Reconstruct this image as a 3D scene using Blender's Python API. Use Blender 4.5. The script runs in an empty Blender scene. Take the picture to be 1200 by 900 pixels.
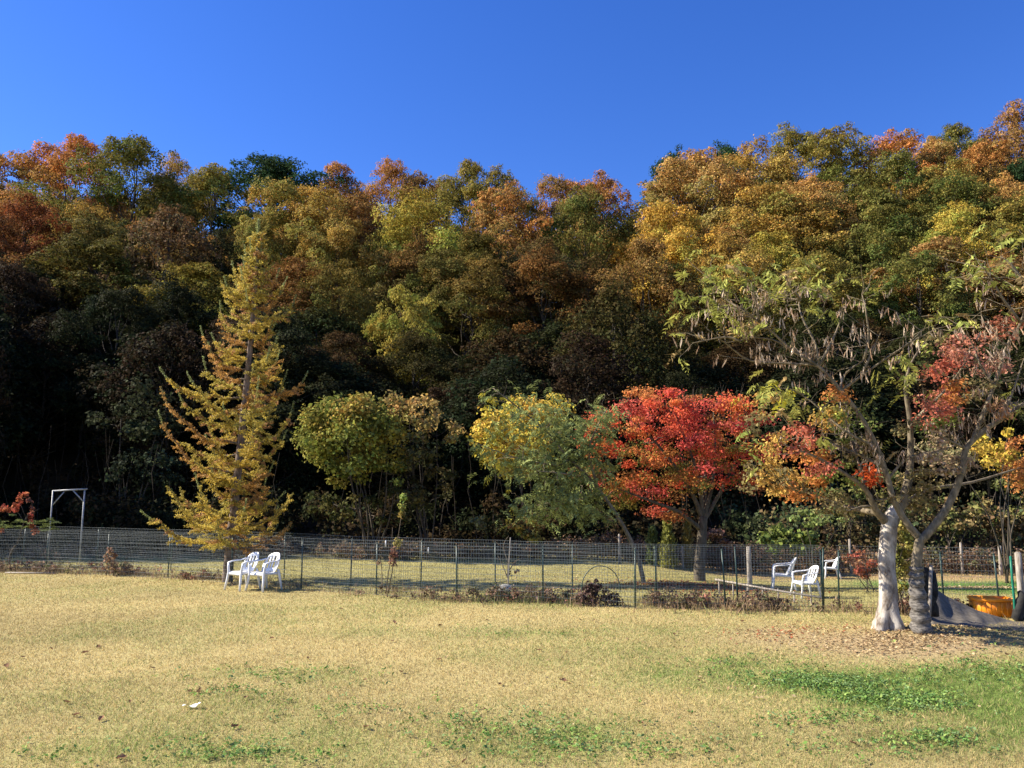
import bpy, math, random
import numpy as np
from mathutils import Vector, Matrix

# ------------------------------------------------------------------ camera, world, sun, exposure
SC = bpy.context.scene
COL = SC.collection
F, CX, CY = 942.0, 600.0, 450.0            # focal length in pixels of the 1200 x 900 photograph
CAMH = 2.1
PITCH = math.atan(132.0 / F)
SUN_EL, SUN_AZ = math.radians(37), math.radians(-84)   # clockwise from +Y

cam_d = bpy.data.cameras.new('camera')
cam_d.sensor_width = 36.0
cam_d.lens = F / 1200.0 * 36.0
cam_d.clip_start, cam_d.clip_end = 0.1, 3000
cam = bpy.data.objects.new('camera', cam_d)
cam.location = (0, 0, CAMH)
cam.rotation_euler = (math.pi / 2 + PITCH, 0, 0)
COL.objects.link(cam)
SC.camera = cam

world = bpy.data.worlds.new('World')
SC.world = world
world.use_nodes = True
wn = world.node_tree
sky = wn.nodes.new('ShaderNodeTexSky')
sky.sky_type = 'NISHITA'
sky.sun_disc = False
sky.sun_elevation = SUN_EL
sky.sun_rotation = SUN_AZ
sky.altitude = 300
sky.air_density = 1.0
sky.dust_density = 0.1
sky.ozone_density = 5.0
hs_sky = wn.nodes.new('ShaderNodeHueSaturation')      # the deep, saturated blue of a phone camera's sky
hs_sky.inputs['Saturation'].default_value = 1.24
hs_sky.inputs['Hue'].default_value = 0.519
wn.links.new(sky.outputs[0], hs_sky.inputs['Color'])
wn.links.new(hs_sky.outputs[0], wn.nodes['Background'].inputs[0])
wn.nodes['Background'].inputs[1].default_value = 0.095

sd = bpy.data.lights.new('sun', 'SUN')
sd.energy = 5.0
sd.angle = math.radians(0.5)
sd.color = (1.0, 0.92, 0.78)
sun = bpy.data.objects.new('sun', sd)
TOSUN = Vector((math.sin(SUN_AZ) * math.cos(SUN_EL), math.cos(SUN_AZ) * math.cos(SUN_EL), math.sin(SUN_EL)))
sun.rotation_euler = TOSUN.to_track_quat('Z', 'Y').to_euler()
COL.objects.link(sun)

SC.view_settings.view_transform = 'Standard'
SC.view_settings.look = 'None'
SC.view_settings.exposure = 1.25
SC.view_settings.gamma = 1.0
SC.view_settings.use_curve_mapping = False
SC.render.engine = 'CYCLES'
SC.cycles.max_bounces = 5
SC.cycles.diffuse_bounces = 3
SC.cycles.transmission_bounces = 4

rng = np.random.default_rng(7)

# ------------------------------------------------------------------ ground shape and pixel helpers
def sm(a, b, t):
    t = np.clip((np.asarray(t, float) - a) / (b - a), 0, 1)
    return t * t * (3 - 2 * t)

def hash2(i, j, s=0):
    h = np.sin(i * 127.1 + j * 311.7 + s * 74.7) * 43758.5453
    return h - np.floor(h)

def vnoise(x, y, s=0):
    x = np.asarray(x, float); y = np.asarray(y, float)
    i, j = np.floor(x), np.floor(y)
    u, v = x - i, y - j
    u, v = u * u * (3 - 2 * u), v * v * (3 - 2 * v)
    return ((hash2(i, j, s) * (1 - u) + hash2(i + 1, j, s) * u) * (1 - v)
            + (hash2(i, j + 1, s) * (1 - u) + hash2(i + 1, j + 1, s) * u) * v)

def fbm(x, y, s=0, o=4):
    a, t, w = 0.5, 0, 0
    for k in range(o):
        t = t + a * vnoise(np.asarray(x) * 2 ** k, np.asarray(y) * 2 ** k, s + k)
        w += a; a *= 0.5
    return t / w

RX = [-80, -51, -25, 12, 25, 51, 80]
RT = [25, 24.0, 21.5, 20.0, 24.5, 28.0, 31]
def gz(x, y):
    x = np.asarray(x, float); y = np.asarray(y, float)
    z = -0.5 * sm(2, 9, x) * sm(17, 25, y)
    z = z + 0.16 * np.exp(-((x - 6.1) ** 2 / 2.6 + (y - 12.4) ** 2 / 1.6))
    z = z + 0.05 * (fbm(x * .35, y * .35, 3, 3) - .5) * sm(3, 8, y)
    s = np.clip((y - 33.5) / 46, 0, 1)
    hill = np.interp(x * 80 / np.maximum(y, 30), RX, RT) * s ** 1.12
    hill = np.where(y > 80, np.maximum(hill - 0.3 * (y - 80), 0), hill)
    z = z + hill + sm(36, 45, y) * 0.8 * (fbm(x * .12, y * .12, 9, 2) - .5)
    return z

SP, CP = math.sin(PITCH), math.cos(PITCH)
def ray(px, py):
    u, w = (px - CX) / F, (CY - py) / F
    return Vector((u, CP - w * SP, SP + w * CP))
def at(px, py, Y):
    r = ray(px, py)
    return Vector((0, 0, CAMH)) + r * (Y / r.y)
def G(px, py):
    r = ray(px, py)
    Y = 2.0
    while Y < 120:
        p = Vector((0, 0, CAMH)) + r * (Y / r.y)
        if p.z <= float(gz(p.x, p.y)):
            break
        Y += 0.03
    return Vector((p.x, p.y, float(gz(p.x, p.y))))
def proj(X, Y, Z):
    Zr = Z - CAMH
    f = np.maximum(Y * CP + Zr * SP, 0.3)
    return CX + F * X / f, CY - F * (-Y * SP + Zr * CP) / f

# ------------------------------------------------------------------ mesh building
class MB:
    def __init__(self):
        self.v, self.f, self.c, self.n = [], [], [], 0
    def add(self, v, f, c=None):
        v = np.asarray(v, float).reshape(-1, 3)
        f = np.asarray(f, int)
        self.v.append(v); self.f.append(f + self.n); self.n += len(v)
        c = np.ones(3) if c is None else np.asarray(c, float)
        self.c.append(np.broadcast_to(c, (len(f), 3)) if c.ndim == 1 else c)
    def tube(self, pts, rad, sides=6, c=None, rough=0.0, caps=True, flare=None):
        P = np.array([tuple(p) for p in pts], float)
        n = len(P)
        R = np.broadcast_to(np.asarray(rad, float), (n,))
        T = np.gradient(P, axis=0)
        T /= np.linalg.norm(T, axis=1)[:, None] + 1e-9
        ref = np.array([0, 0, 1.0]) if abs(T[:, 2]).mean() < .8 else np.array([1.0, 0, 0])
        A = np.cross(T, ref); A /= np.linalg.norm(A, axis=1)[:, None] + 1e-9
        B = np.cross(T, A)
        th = np.arange(sides) / sides * 2 * np.pi
        rr = R[:, None] * (1 + rough * rng.uniform(-1, 1, (n, sides)))
        if flare is not None:
            rr = rr * (1 + np.asarray(flare)[:, None] * (np.cos(5 * th + 1.1) + .6 * np.cos(3 * th + .4))[None])
        V = P[:, None] + rr[:, :, None] * (np.cos(th)[None, :, None] * A[:, None] + np.sin(th)[None, :, None] * B[:, None])
        q = []
        for i in range(n - 1):
            for k in range(sides):
                k2 = (k + 1) % sides
                q.append((i * sides + k, i * sides + k2, (i + 1) * sides + k2, (i + 1) * sides + k))
        V = V.reshape(-1, 3)
        if caps:
            V = np.vstack([V, P[0], P[-1]])
            a, b = n * sides, n * sides + 1
            for k in range(sides):
                k2 = (k + 1) % sides
                q.append((a, k2, k, k)); q.append((b, (n - 1) * sides + k, (n - 1) * sides + k2, (n - 1) * sides + k2))
        self.add(V, np.array(q), c)
    def box(self, lo, hi, M=None, c=None):
        x0, y0, z0 = lo; x1, y1, z1 = hi
        v = np.array([(x0, y0, z0), (x1, y0, z0), (x1, y1, z0), (x0, y1, z0), (x0, y0, z1), (x1, y0, z1), (x1, y1, z1), (x0, y1, z1)], float)
        if M is not None:
            v = np.array([tuple(M @ Vector(p)) for p in v])
        self.add(v, [(0, 3, 2, 1), (4, 5, 6, 7), (0, 1, 5, 4), (1, 2, 6, 5), (2, 3, 7, 6), (3, 0, 4, 7)], c)
    def leaves(self, C, L, W, N=None, T=None, c=None, fold=0.25, r=None):
        r = r or rng
        C = np.asarray(C, float); n = len(C)
        if n == 0: return
        if N is None: N = r.normal(size=(n, 3))
        N = N / (np.linalg.norm(N, axis=1)[:, None] + 1e-9)
        if T is None: T = r.normal(size=(n, 3))
        T = T - (T * N).sum(1)[:, None] * N
        T /= np.linalg.norm(T, axis=1)[:, None] + 1e-9
        B = np.cross(N, T)
        L = np.broadcast_to(np.asarray(L, float), (n,))[:, None]; W = np.broadcast_to(np.asarray(W, float), (n,))[:, None]
        up = N * W * fold
        V = np.stack([C - T * L * .5, C + B * W * .5 + up + T * L * .08, C + T * L * .5, C - B * W * .5 + up + T * L * .08], 1)
        self.add(V.reshape(-1, 3), np.arange(n * 4).reshape(-1, 4), c)
    def mesh(self, name, mats, smooth=False):
        me = bpy.data.meshes.new(name)
        if self.v:
            V = np.vstack(self.v)
            fs, cs = [], []
            for f, c in zip(self.f, self.c):
                if f.shape[1] == 3:
                    f = np.hstack([f, f[:, 2:3]])
                fs.append(f); cs.append(c)
            Fq = np.vstack(fs); Cc = np.vstack(cs)
            tri = Fq[:, 3] == Fq[:, 2]
            tot = np.where(tri, 3, 4)
            keep = np.ones(Fq.shape, bool); keep[tri, 3] = False
            loops = Fq[keep]
            me.vertices.add(len(V)); me.vertices.foreach_set('co', V.ravel())
            me.loops.add(len(loops)); me.loops.foreach_set('vertex_index', loops.astype(np.int32))
            me.polygons.add(len(Fq))
            me.polygons.foreach_set('loop_start', np.concatenate([[0], np.cumsum(tot)[:-1]]).astype(np.int32))
            me.update(calc_edges=True)
            at_ = me.attributes.new('Col', 'FLOAT_COLOR', 'FACE')
            at_.data.foreach_set('color', np.hstack([Cc, np.ones((len(Cc), 1))]).ravel().astype(np.float32))
            if smooth:
                me.polygons.foreach_set('use_smooth', np.ones(len(Fq), bool))
        for m in (mats if isinstance(mats, (list, tuple)) else [mats]):
            me.materials.append(m)
        return me
    def build(self, name, mat, parent=None, smooth=False):
        return link(name, self.mesh(name, mat, smooth), parent)

def link(name, data, parent=None):
    o = bpy.data.objects.new(name, data)
    COL.objects.link(o)
    if parent: o.parent = parent
    return o
def tag(o, label=None, cat=None, group=None, kind=None):
    if label: o['label'] = label
    if cat: o['category'] = cat
    if group: o['group'] = group
    if kind: o['kind'] = kind
    return o
def thing(name, loc, label, cat, group=None, rz=0.0):
    o = link(name, None)
    o.location = loc; o.rotation_euler = (0, 0, rz)
    return tag(o, label, cat, group)
def rel(pts, o):
    l = Vector(o) if not isinstance(o, Vector) else o
    return [Vector(p) - l for p in pts]

# ------------------------------------------------------------------ materials
def mat(name):
    m = bpy.data.materials.new(name); m.use_nodes = True
    nt = m.node_tree
    return m, nt, nt.nodes['Principled BSDF']
def N_(nt, t, **k):
    n = nt.nodes.new(t)
    for a, b in k.items(): setattr(n, a, b)
    return n

def leaf_material(name, transl=0.28, rough=0.75, spec=0.04):
    m, nt, p = mat(name)
    L = nt.links.new
    a = N_(nt, 'ShaderNodeAttribute', attribute_name='Col')
    oi = N_(nt, 'ShaderNodeObjectInfo')
    mx = N_(nt, 'ShaderNodeMix', data_type='RGBA', blend_type='MULTIPLY'); mx.inputs[0].default_value = 1
    L(a.outputs['Color'], mx.inputs[6]); L(oi.outputs['Color'], mx.inputs[7])
    g = N_(nt, 'ShaderNodeNewGeometry')
    hs = N_(nt, 'ShaderNodeHueSaturation')
    mr = N_(nt, 'ShaderNodeMapRange'); mr.inputs[3].default_value = .72; mr.inputs[4].default_value = 1.28
    L(g.outputs['Random Per Island'], mr.inputs[0]); L(mr.outputs[0], hs.inputs['Value'])
    L(mx.outputs[2], hs.inputs['Color'])
    L(hs.outputs[0], p.inputs['Base Color'])
    p.inputs['Roughness'].default_value = rough
    p.inputs['Specular IOR Level'].default_value = spec
    tr = N_(nt, 'ShaderNodeBsdfTranslucent'); L(hs.outputs[0], tr.inputs[0])
    ms = N_(nt, 'ShaderNodeMixShader'); ms.inputs[0].default_value = transl
    L(p.outputs[0], ms.inputs[1]); L(tr.outputs[0], ms.inputs[2])
    L(ms.outputs[0], nt.nodes['Material Output'].inputs[0])
    return m

def rough_material(name, c1, c2, scale=8, rough=0.85, bump=0.4, stretch=(1, 1, 1), spec=0.2, use_col=False, metal=0.0, detail=6):
    m, nt, p = mat(name)
    L = nt.links.new
    tc = N_(nt, 'ShaderNodeTexCoord'); mp = N_(nt, 'ShaderNodeMapping'); mp.inputs['Scale'].default_value = stretch
    L(tc.outputs['Object'], mp.inputs[0])
    n = N_(nt, 'ShaderNodeTexNoise'); n.inputs['Scale'].default_value = scale; n.inputs['Detail'].default_value = detail; n.inputs['Roughness'].default_value = .65
    L(mp.outputs[0], n.inputs[0])
    r = N_(nt, 'ShaderNodeValToRGB')
    r.color_ramp.elements[0].position = .36; r.color_ramp.elements[1].position = .64
    r.color_ramp.elements[0].color = (*c1, 1); r.color_ramp.elements[1].color = (*c2, 1)
    L(n.outputs[0], r.inputs[0])
    out = r.outputs[0]
    if use_col:
        a = N_(nt, 'ShaderNodeAttribute', attribute_name='Col')
        mx = N_(nt, 'ShaderNodeMix', data_type='RGBA', blend_type='MULTIPLY'); mx.inputs[0].default_value = 1
        L(a.outputs['Color'], mx.inputs[6]); L(out, mx.inputs[7]); out = mx.outputs[2]
    L(out, p.inputs['Base Color'])
    p.inputs['Roughness'].default_value = rough; p.inputs['Specular IOR Level'].default_value = spec; p.inputs['Metallic'].default_value = metal
    if bump:
        b = N_(nt, 'ShaderNodeBump'); b.inputs['Strength'].default_value = bump; b.inputs['Distance'].default_value = .02
        L(n.outputs[0], b.inputs['Height']); L(b.outputs[0], p.inputs['Normal'])
    return m

M_LEAF = leaf_material('autumn_leaf')
M_MAPLE = leaf_material('maple_leaf', .45)
M_NEEDLE = leaf_material('needle', 0.42, .6, .25)
M_GRASS = leaf_material('grass_blade', 0.3, .75, .15)
M_BARK = rough_material('forest_bark', (.03, .025, .02), (.10, .08, .06), 6, stretch=(3, 3, .6))
M_MAPLEBARK = rough_material('maple_bark', (.12, .09, .065), (.54, .49, .42), 4.5, bump=.8, stretch=(1.6, 1.6, .7))
M_GREYBARK = rough_material('grey_bark', (.05, .042, .03), (.13, .105, .075), 7, stretch=(2, 2, .6), bump=.6)
M_SILKBARK = rough_material('silk_tree_bark', (.085, .07, .045), (.24, .19, .125), 9, stretch=(2, 2, .8), bump=.5)
M_LARCHBARK = rough_material('larch_bark', (.08, .055, .04), (.24, .18, .14), 10, stretch=(2, 2, .6), bump=.7)
M_TWIG = rough_material('twig', (.10, .075, .05), (.22, .17, .12), 12, bump=.2)
M_WOOD = rough_material('weathered_wood', (.17, .14, .11), (.38, .34, .29), 9, stretch=(4, 4, .5), bump=.5)
M_GREENPOST = rough_material('green_steel', (.009, .030, .024), (.018, .05, .04), 14, rough=.45, bump=.1, spec=.5)
M_WIRE = rough_material('galvanised_wire', (.085, .11, .115), (.18, .205, .21), 3, rough=.5, bump=0, spec=.5)
M_PIPE = rough_material('galvanised_pipe', (.17, .18, .19), (.33, .34, .35), 12, rough=.45, bump=.1, spec=.5)
M_PLASTIC = rough_material('white_plastic', (.66, .67, .68), (.80, .80, .79), 5, rough=.42, bump=.05, spec=.5)
M_ORANGE = rough_material('orange_plastic', (.75, .24, .012), (.86, .31, .02), 6, rough=.4, bump=.05, spec=.5)
M_TARP = rough_material('grey_tarp', (.085, .075, .06), (.16, .14, .115), 14, rough=.8, bump=.5)
M_WRAP = rough_material('trunk_wrap', (.045, .04, .035), (.20, .18, .155), 16, rough=.85, bump=.4, stretch=(1, 1, 3))
M_DARK = rough_material('dark_cloth', (.012, .012, .012), (.035, .033, .03), 9, rough=.8, bump=.3)
M_PAPER = rough_material('white_paper', (.62, .62, .6), (.8, .8, .78), 7, rough=.7, bump=.2)
M_ROCK = rough_material('pale_stone', (.30, .28, .24), (.55, .52, .47), 6, bump=.6)

m, nt, p = mat('lawn_ground')
L = nt.links.new
a = N_(nt, 'ShaderNodeAttribute', attribute_name='Ground')
tc = N_(nt, 'ShaderNodeTexCoord')
n1 = N_(nt, 'ShaderNodeTexNoise'); n1.inputs['Scale'].default_value = 22; n1.inputs['Detail'].default_value = 8; n1.inputs['Roughness'].default_value = .75
L(tc.outputs['Object'], n1.inputs[0])
mr = N_(nt, 'ShaderNodeMapRange'); mr.inputs[1].default_value = .3; mr.inputs[2].default_value = .7; mr.inputs[3].default_value = .62; mr.inputs[4].default_value = 1.25
L(n1.outputs[0], mr.inputs[0])
hs = N_(nt, 'ShaderNodeHueSaturation'); L(mr.outputs[0], hs.inputs['Value']); L(a.outputs['Color'], hs.inputs['Color'])
L(hs.outputs[0], p.inputs['Base Color'])
p.inputs['Roughness'].default_value = .95; p.inputs['Specular IOR Level'].default_value = .1
b = N_(nt, 'ShaderNodeBump'); b.inputs['Strength'].default_value = .6; b.inputs['Distance'].default_value = .03
L(n1.outputs[0], b.inputs['Height']); L(b.outputs[0], p.inputs['Normal'])
M_GROUND = m

# ------------------------------------------------------------------ ground
STRAW = np.array((.475, .37, .16)); STRAW2 = np.array((.40, .335, .145)); GREEN = np.array((.175, .24, .055)); SOIL = np.array((.37, .275, .15))
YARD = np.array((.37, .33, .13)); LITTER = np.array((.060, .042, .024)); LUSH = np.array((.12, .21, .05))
GPATCH = [(650, 868, 120, 32, .55), (280, 822, 70, 12, .3), (210, 880, 170, 20, .35), (980, 803, 100, 13, .8), (1060, 822, 110, 16, .7),
          (1130, 795, 120, 26, .7), (1120, 860, 120, 25, .5), (880, 785, 130, 20, .5), (590, 742, 90, 8, .22), (370, 790, 60, 12, .28), (800, 740, 130, 9, .3),
          (1190, 830, 60, 50, .6), (420, 860, 80, 14, .2), (760, 800, 90, 12, .22), (640, 705, 60, 6, .35)]
def ground_mix(x, y):
    """fractions (green, soil) of the turf at x, y, from the colour of the turf itself"""
    z = gz(x, y)
    px, py = proj(x, np.maximum(y, 4.0), z)
    g = .05 + .22 * sm(.5, .75, fbm(x * .45, y * .45, 21))
    for (cx, cy, rx, ry, s) in GPATCH:
        g = g + s * np.exp(-(((px - cx) / rx) ** 2 + ((py - cy) / ry) ** 2))
    g = np.clip(g * (.45 + 1.1 * fbm(x * 1.7, y * 1.7, 5)), 0, .95)
    s = 1.1 * np.exp(-(((px - 1060) / 115) ** 2 + ((py - 755) / 18) ** 2)) + .55 * np.exp(-(((px - 900) / 60) ** 2 + ((py - 745) / 10) ** 2))
    s = np.clip(s * (.5 + fbm(x * 2.2, y * 2.2, 31)), 0, .9)
    return g * (1 - s * .7), s
def mottle(x, y):
    """thinner, browner and paler stretches of the dry turf"""
    return .78 + .44 * fbm(x * .28 + 3, y * .55, 140) + .16 * (fbm(x * 1.6, y * 1.6, 150) - .5)

def ground_colour(x, y):
    g, s = ground_mix(x, y)
    t = fbm(x * .6, y * .6, 40)[..., None]
    c = STRAW * (1 - t) + STRAW2 * t
    c = c * mottle(x, y)[..., None]
    c = c * (1 - g[..., None]) + GREEN * g[..., None]
    c = c * (1 - s[..., None]) + SOIL * s[..., None]
    fl = fence_y(x)
    k = sm(-.2, 1.2, y - fl)[..., None]
    yd = YARD * (.8 + .4 * fbm(x * .8, y * .8, 50)[..., None])
    lush = (sm(9, 11.5, x) * sm(18, 20, y) * (1 - sm(24.5, 26, y)))[..., None]
    yd = yd * (1 - lush) + LUSH * lush
    lit = (sm(25.5, 27.5, y + 1.5 * fbm(x * .5, y * .5, 8)) * sm(3, 8, x))[..., None]
    yd = yd * (1 - lit) + np.array((.40, .25, .13)) * lit
    c = c * (1 - k) + yd * k
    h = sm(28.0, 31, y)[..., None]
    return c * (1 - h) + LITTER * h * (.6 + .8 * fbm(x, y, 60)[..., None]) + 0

FENCE_F = [(-19.5, 24.3), (-16.9, 23.9), (-15.0, 23.5), (-13.1, 23.1), (-11.0, 22.3), (-8.95, 21.4), (-6.85, 20.1), (-4.78, 18.7), (-2.93, 17.8), (-1.13, 16.95), (.62, 16.5), (2.32, 15.6), (4.0, 15.45), (5.72, 15.2)]
FENCE_R = [(-20.5, 26.6), (-17.8, 26.1), (-15.3, 25.6), (-12.6, 24.9), (-9.8, 23.6), (-7.7, 22.5), (-5.9, 21.3), (-3.8, 19.4), (-2.07, 18.7), (-.37, 18.1), (1.24, 17.0), (2.83, 16.2), (4.38, 16.0), (5.93, 15.75)]
def fence_y(x):
    xs = [p_[0] for p_ in FENCE_F] + [9.0, 14]
    ys = [p_[1] for p_ in FENCE_F] + [14.5, 14.3]
    return np.interp(x, xs, ys)

xs = np.unique(np.concatenate([[-900, -500, -300, -200, -140], np.arange(-100, -26, 3), np.arange(-26, 26, .2), np.arange(26, 100, 3), [140, 200, 300, 500, 900]]))
ys = np.unique(np.concatenate([[-300, -120, -50, -20, -5, 0, 2], np.arange(3, 32, .15), np.arange(32, 100, 1.5), [110, 130, 160, 220, 320, 500, 1200]]))
XX, YY = np.meshgrid(xs, ys)
ZZ = gz(XX, YY)
me = bpy.data.meshes.new('ground')
nx, ny = len(xs), len(ys)
V = np.stack([XX, YY, ZZ], -1).reshape(-1, 3)
idx = np.arange(nx * ny).reshape(ny, nx)
Q = np.stack([idx[:-1, :-1], idx[:-1, 1:], idx[1:, 1:], idx[1:, :-1]], -1).reshape(-1, 4)
me.vertices.add(len(V)); me.vertices.foreach_set('co', V.ravel())
me.loops.add(Q.size); me.loops.foreach_set('vertex_index', Q.ravel().astype(np.int32))
me.polygons.add(len(Q)); me.polygons.foreach_set('loop_start', (np.arange(len(Q)) * 4).astype(np.int32))
me.update(calc_edges=True)
at_ = me.attributes.new('Ground', 'FLOAT_COLOR', 'POINT')
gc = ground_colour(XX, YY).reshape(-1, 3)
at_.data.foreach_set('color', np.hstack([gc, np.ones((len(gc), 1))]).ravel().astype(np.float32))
me.polygons.foreach_set('use_smooth', np.ones(len(Q), bool))
me.materials.append(M_GROUND)
tag(link('ground', me), kind='structure')

# ------------------------------------------------------------------ trees: generic builders
def unit(v):
    return v / (np.linalg.norm(v, axis=-1, keepdims=True) + 1e-9)

def clump(mb, r, c, rad, n, ls, col, flat=.7, jitter=.15, hollow=.35, updir=.5, lw=.75, form=False):
    """a spray of leaf faces through an ellipsoid, denser towards its skin"""
    d = unit(r.normal(size=(n, 3)))
    rr = hollow + (1 - hollow) * r.random(n) ** .6
    rr *= 1 + .18 * r.normal(size=n)
    off = d * rr[:, None] * rad
    off[:, 2] *= flat
    nr = unit(d * 1.2 + np.array([0, 0, .35]) + .5 * r.normal(size=(n, 3))) if form else unit(d * .8 + np.array([0, 0, updir]) + .75 * r.normal(size=(n, 3)))
    cc = np.asarray(col) * (1 + jitter * r.normal(size=(n, 1))) * (1 + .06 * r.normal(size=(n, 3)))
    L_ = ls * (.65 + .7 * r.random(n))
    mb.leaves(np.asarray(c) + off, L_, L_ * lw, nr, c=np.clip(cc, .003, .9), r=r)

def dome(mb, r, c, rad, n, ls, col, flat=.6, jitter=.16):
    """a foliage tuft: leaves over the upper skin of a lump, few beneath it"""
    d = unit(r.normal(size=(n, 3)))
    up = r.random(n) < .8
    d[:, 2] = np.where(up, np.abs(d[:, 2]), d[:, 2])
    ph = r.uniform(0, 6.28, 3)
    lump = 1 + .16 * np.sin(d[:, 0] * 5 + ph[0]) + .16 * np.sin(d[:, 1] * 5 + ph[1]) + .12 * np.sin(d[:, 2] * 6 + ph[2])
    off = d * (lump * (.72 + .3 * r.random(n) + .07 * r.normal(size=n)))[:, None] * rad
    off[:, 2] = off[:, 2] * flat * 1.25 - rad * .2
    nr = unit(d * 1.1 + np.array([0, 0, .35]) + .5 * r.normal(size=(n, 3)))
    cc = np.asarray(col) * (1 + jitter * r.normal(size=(n, 1))) * (1 + .07 * r.normal(size=(n, 3)))
    L_ = ls * (.6 + .8 * r.random(n))
    mb.leaves(np.asarray(c) + off, L_, L_ * .75, nr, c=np.clip(cc, .003, 2.0), r=r)

def wander(r, a, b, n, amp):
    a = np.asarray(a, float); b = np.asarray(b, float)
    t = np.linspace(0, 1, n)[:, None]
    d = np.linalg.norm(b - a)
    P_ = a + (b - a) * t
    P_[1:-1] += r.normal(size=(n - 2, 3)) * amp * d
    return P_

def broad_variant(seed, H=11.0, R=4.4, cb=.12, ncl=44, nl=520, ls=.15, sparse=1.0, trunk_r=.17, flat=.62, lean=.05):
    """trunk and crown meshes of one woodland tree with its foot at the origin"""
    r = np.random.default_rng(seed)
    tb, cr = MB(), MB()
    top = np.array([r.normal() * lean * H, r.normal() * lean * H, H * .9])
    tp = wander(r, (0, 0, -.6), top, 8, .012)
    tb.tube(tp, np.linspace(trunk_r * 1.15, .03, 8), 7, rough=.08)
    cz = H * (cb + (1 - cb) * .52)
    a = H * (1 - cb) * .5
    for k in range(ncl):
        u = 2 * ((k + .5) / ncl) - 1
        u = np.clip(u * .95 + .1 + .12 * r.normal(), -.9, 1)
        th = k * 2.39996 + r.normal() * .45
        rr = math.sqrt(max(0, 1 - u * u)) * R * (.55 + .47 * r.random()) * (1.08 if u < .3 else .95)
        lump = 1 + .22 * math.sin(2 * th + seed) + .12 * math.sin(5 * th + 2 * seed)
        c = np.array([top[0] * .7 + rr * lump * math.cos(th), top[1] * .7 + rr * lump * math.sin(th), cz + u * a * (.8 + .28 * r.random())])
        cradius = R * (.17 + .15 * r.random() ** 1.3)
        col = np.array([1, 1, 1]) * (.78 + .4 * r.random())
        warm = .5 * u + .45 * r.normal()             # tips exposed to the cold turn first
        col = col * (np.array((1.10, .97, .85)) if warm > .45 else np.array((1.04, 1.0, .95)) if warm > 0 else np.array((.80, .98, .92)))
        nn = int(nl * sparse * (cradius / (R * .25)) ** 2)
        dome(cr, r, c, cradius, nn, ls, col, flat)
        for q in range(3):                            # smaller tufts round the main one
            c2 = c + unit(r.normal(size=3)) * cradius * np.array([1.1, 1.1, .7])
            dome(cr, r, c2, cradius * .45, nn // 5, ls, col * r.uniform(.8, 1.2), flat)
        t0 = np.clip((c[2] - R * .55) / H, .15, .85)
        i = t0 * 7; i0 = int(i); st = tp[i0] * (1 - (i - i0)) + tp[min(i0 + 1, 7)] * (i - i0)
        if k % 2 == 0:
            bp = wander(r, st, c, 5, .05)
            tb.tube(bp, np.linspace(trunk_r * .38, .012, 5), 4, caps=False)
    for k in range(int(150 * sparse)):       # loose sprays that break the outline
        d = unit(r.normal(size=3)); d[2] = abs(d[2]) * (1 if r.random() < .7 else -1)
        c = np.array([top[0] * .7, top[1] * .7, cz]) + d * np.array([R, R, a]) * (.75 + .3 * r.random())
        dome(cr, r, c, .35, 26, ls * .95, np.ones(3) * (.75 + .5 * r.random()), .8)
    return tb.mesh('trunk', M_BARK, True), cr.mesh('crown', M_LEAF), H, R

def place_tree(name, var, base, H, R, rz, colour, label, cat='tree', group=None):
    tm, cm, H0, R0 = var
    e = thing(name, base, label, cat, group, rz)
    e.scale = (R / R0, R / R0, H / H0)
    link('trunk', tm, e)
    c = link('crown', cm, e); c.color = (*colour, 1)
    return e

VAR = [broad_variant(100 + i, H=11 + i % 3, R=4.2 + .3 * (i % 4), ncl=42 + 5 * (i % 4), lean=.02 + .02 * (i % 3)) for i in range(8)]
VSP = [broad_variant(200 + i, H=11, R=3.6, cb=.15, ncl=60, nl=110, ls=.19, flat=.8, trunk_r=.12, lean=.06) for i in range(3)]    # thin-leaved, shaded trees
VPINE = broad_variant(300, H=12, R=4.2, ncl=75, nl=260, ls=.15, flat=.45, cb=.4)

RUST = (.37, .20, .065); ORANGE = (.46, .21, .065); OCHRE = (.36, .255, .065); YELLOW = (.48, .325, .065); OLIVE = (.23, .20, .05)
GRN = (.15, .15, .04); DGRN = (.04, .075, .03); BROWN = (.28, .17, .06); TAN = (.42, .27, .09); YGRN = (.34, .29, .06)
SHADE = (.026, .032, .015)  # leaf colour with the deep shade of the wood painted in
SKX = [-200, 0, 50, 110, 150, 215, 260, 320, 370, 395, 470, 520, 590, 620, 650, 700, 738, 765, 800, 850, 920, 980, 1020, 1060, 1130, 1170, 1200, 1400]
SKY_ = [165, 172, 162, 162, 167, 187, 184, 187, 205, 192, 190, 196, 190, 200, 196, 202, 212, 182, 172, 162, 147, 144, 156, 152, 146, 132, 120, 90]

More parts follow.
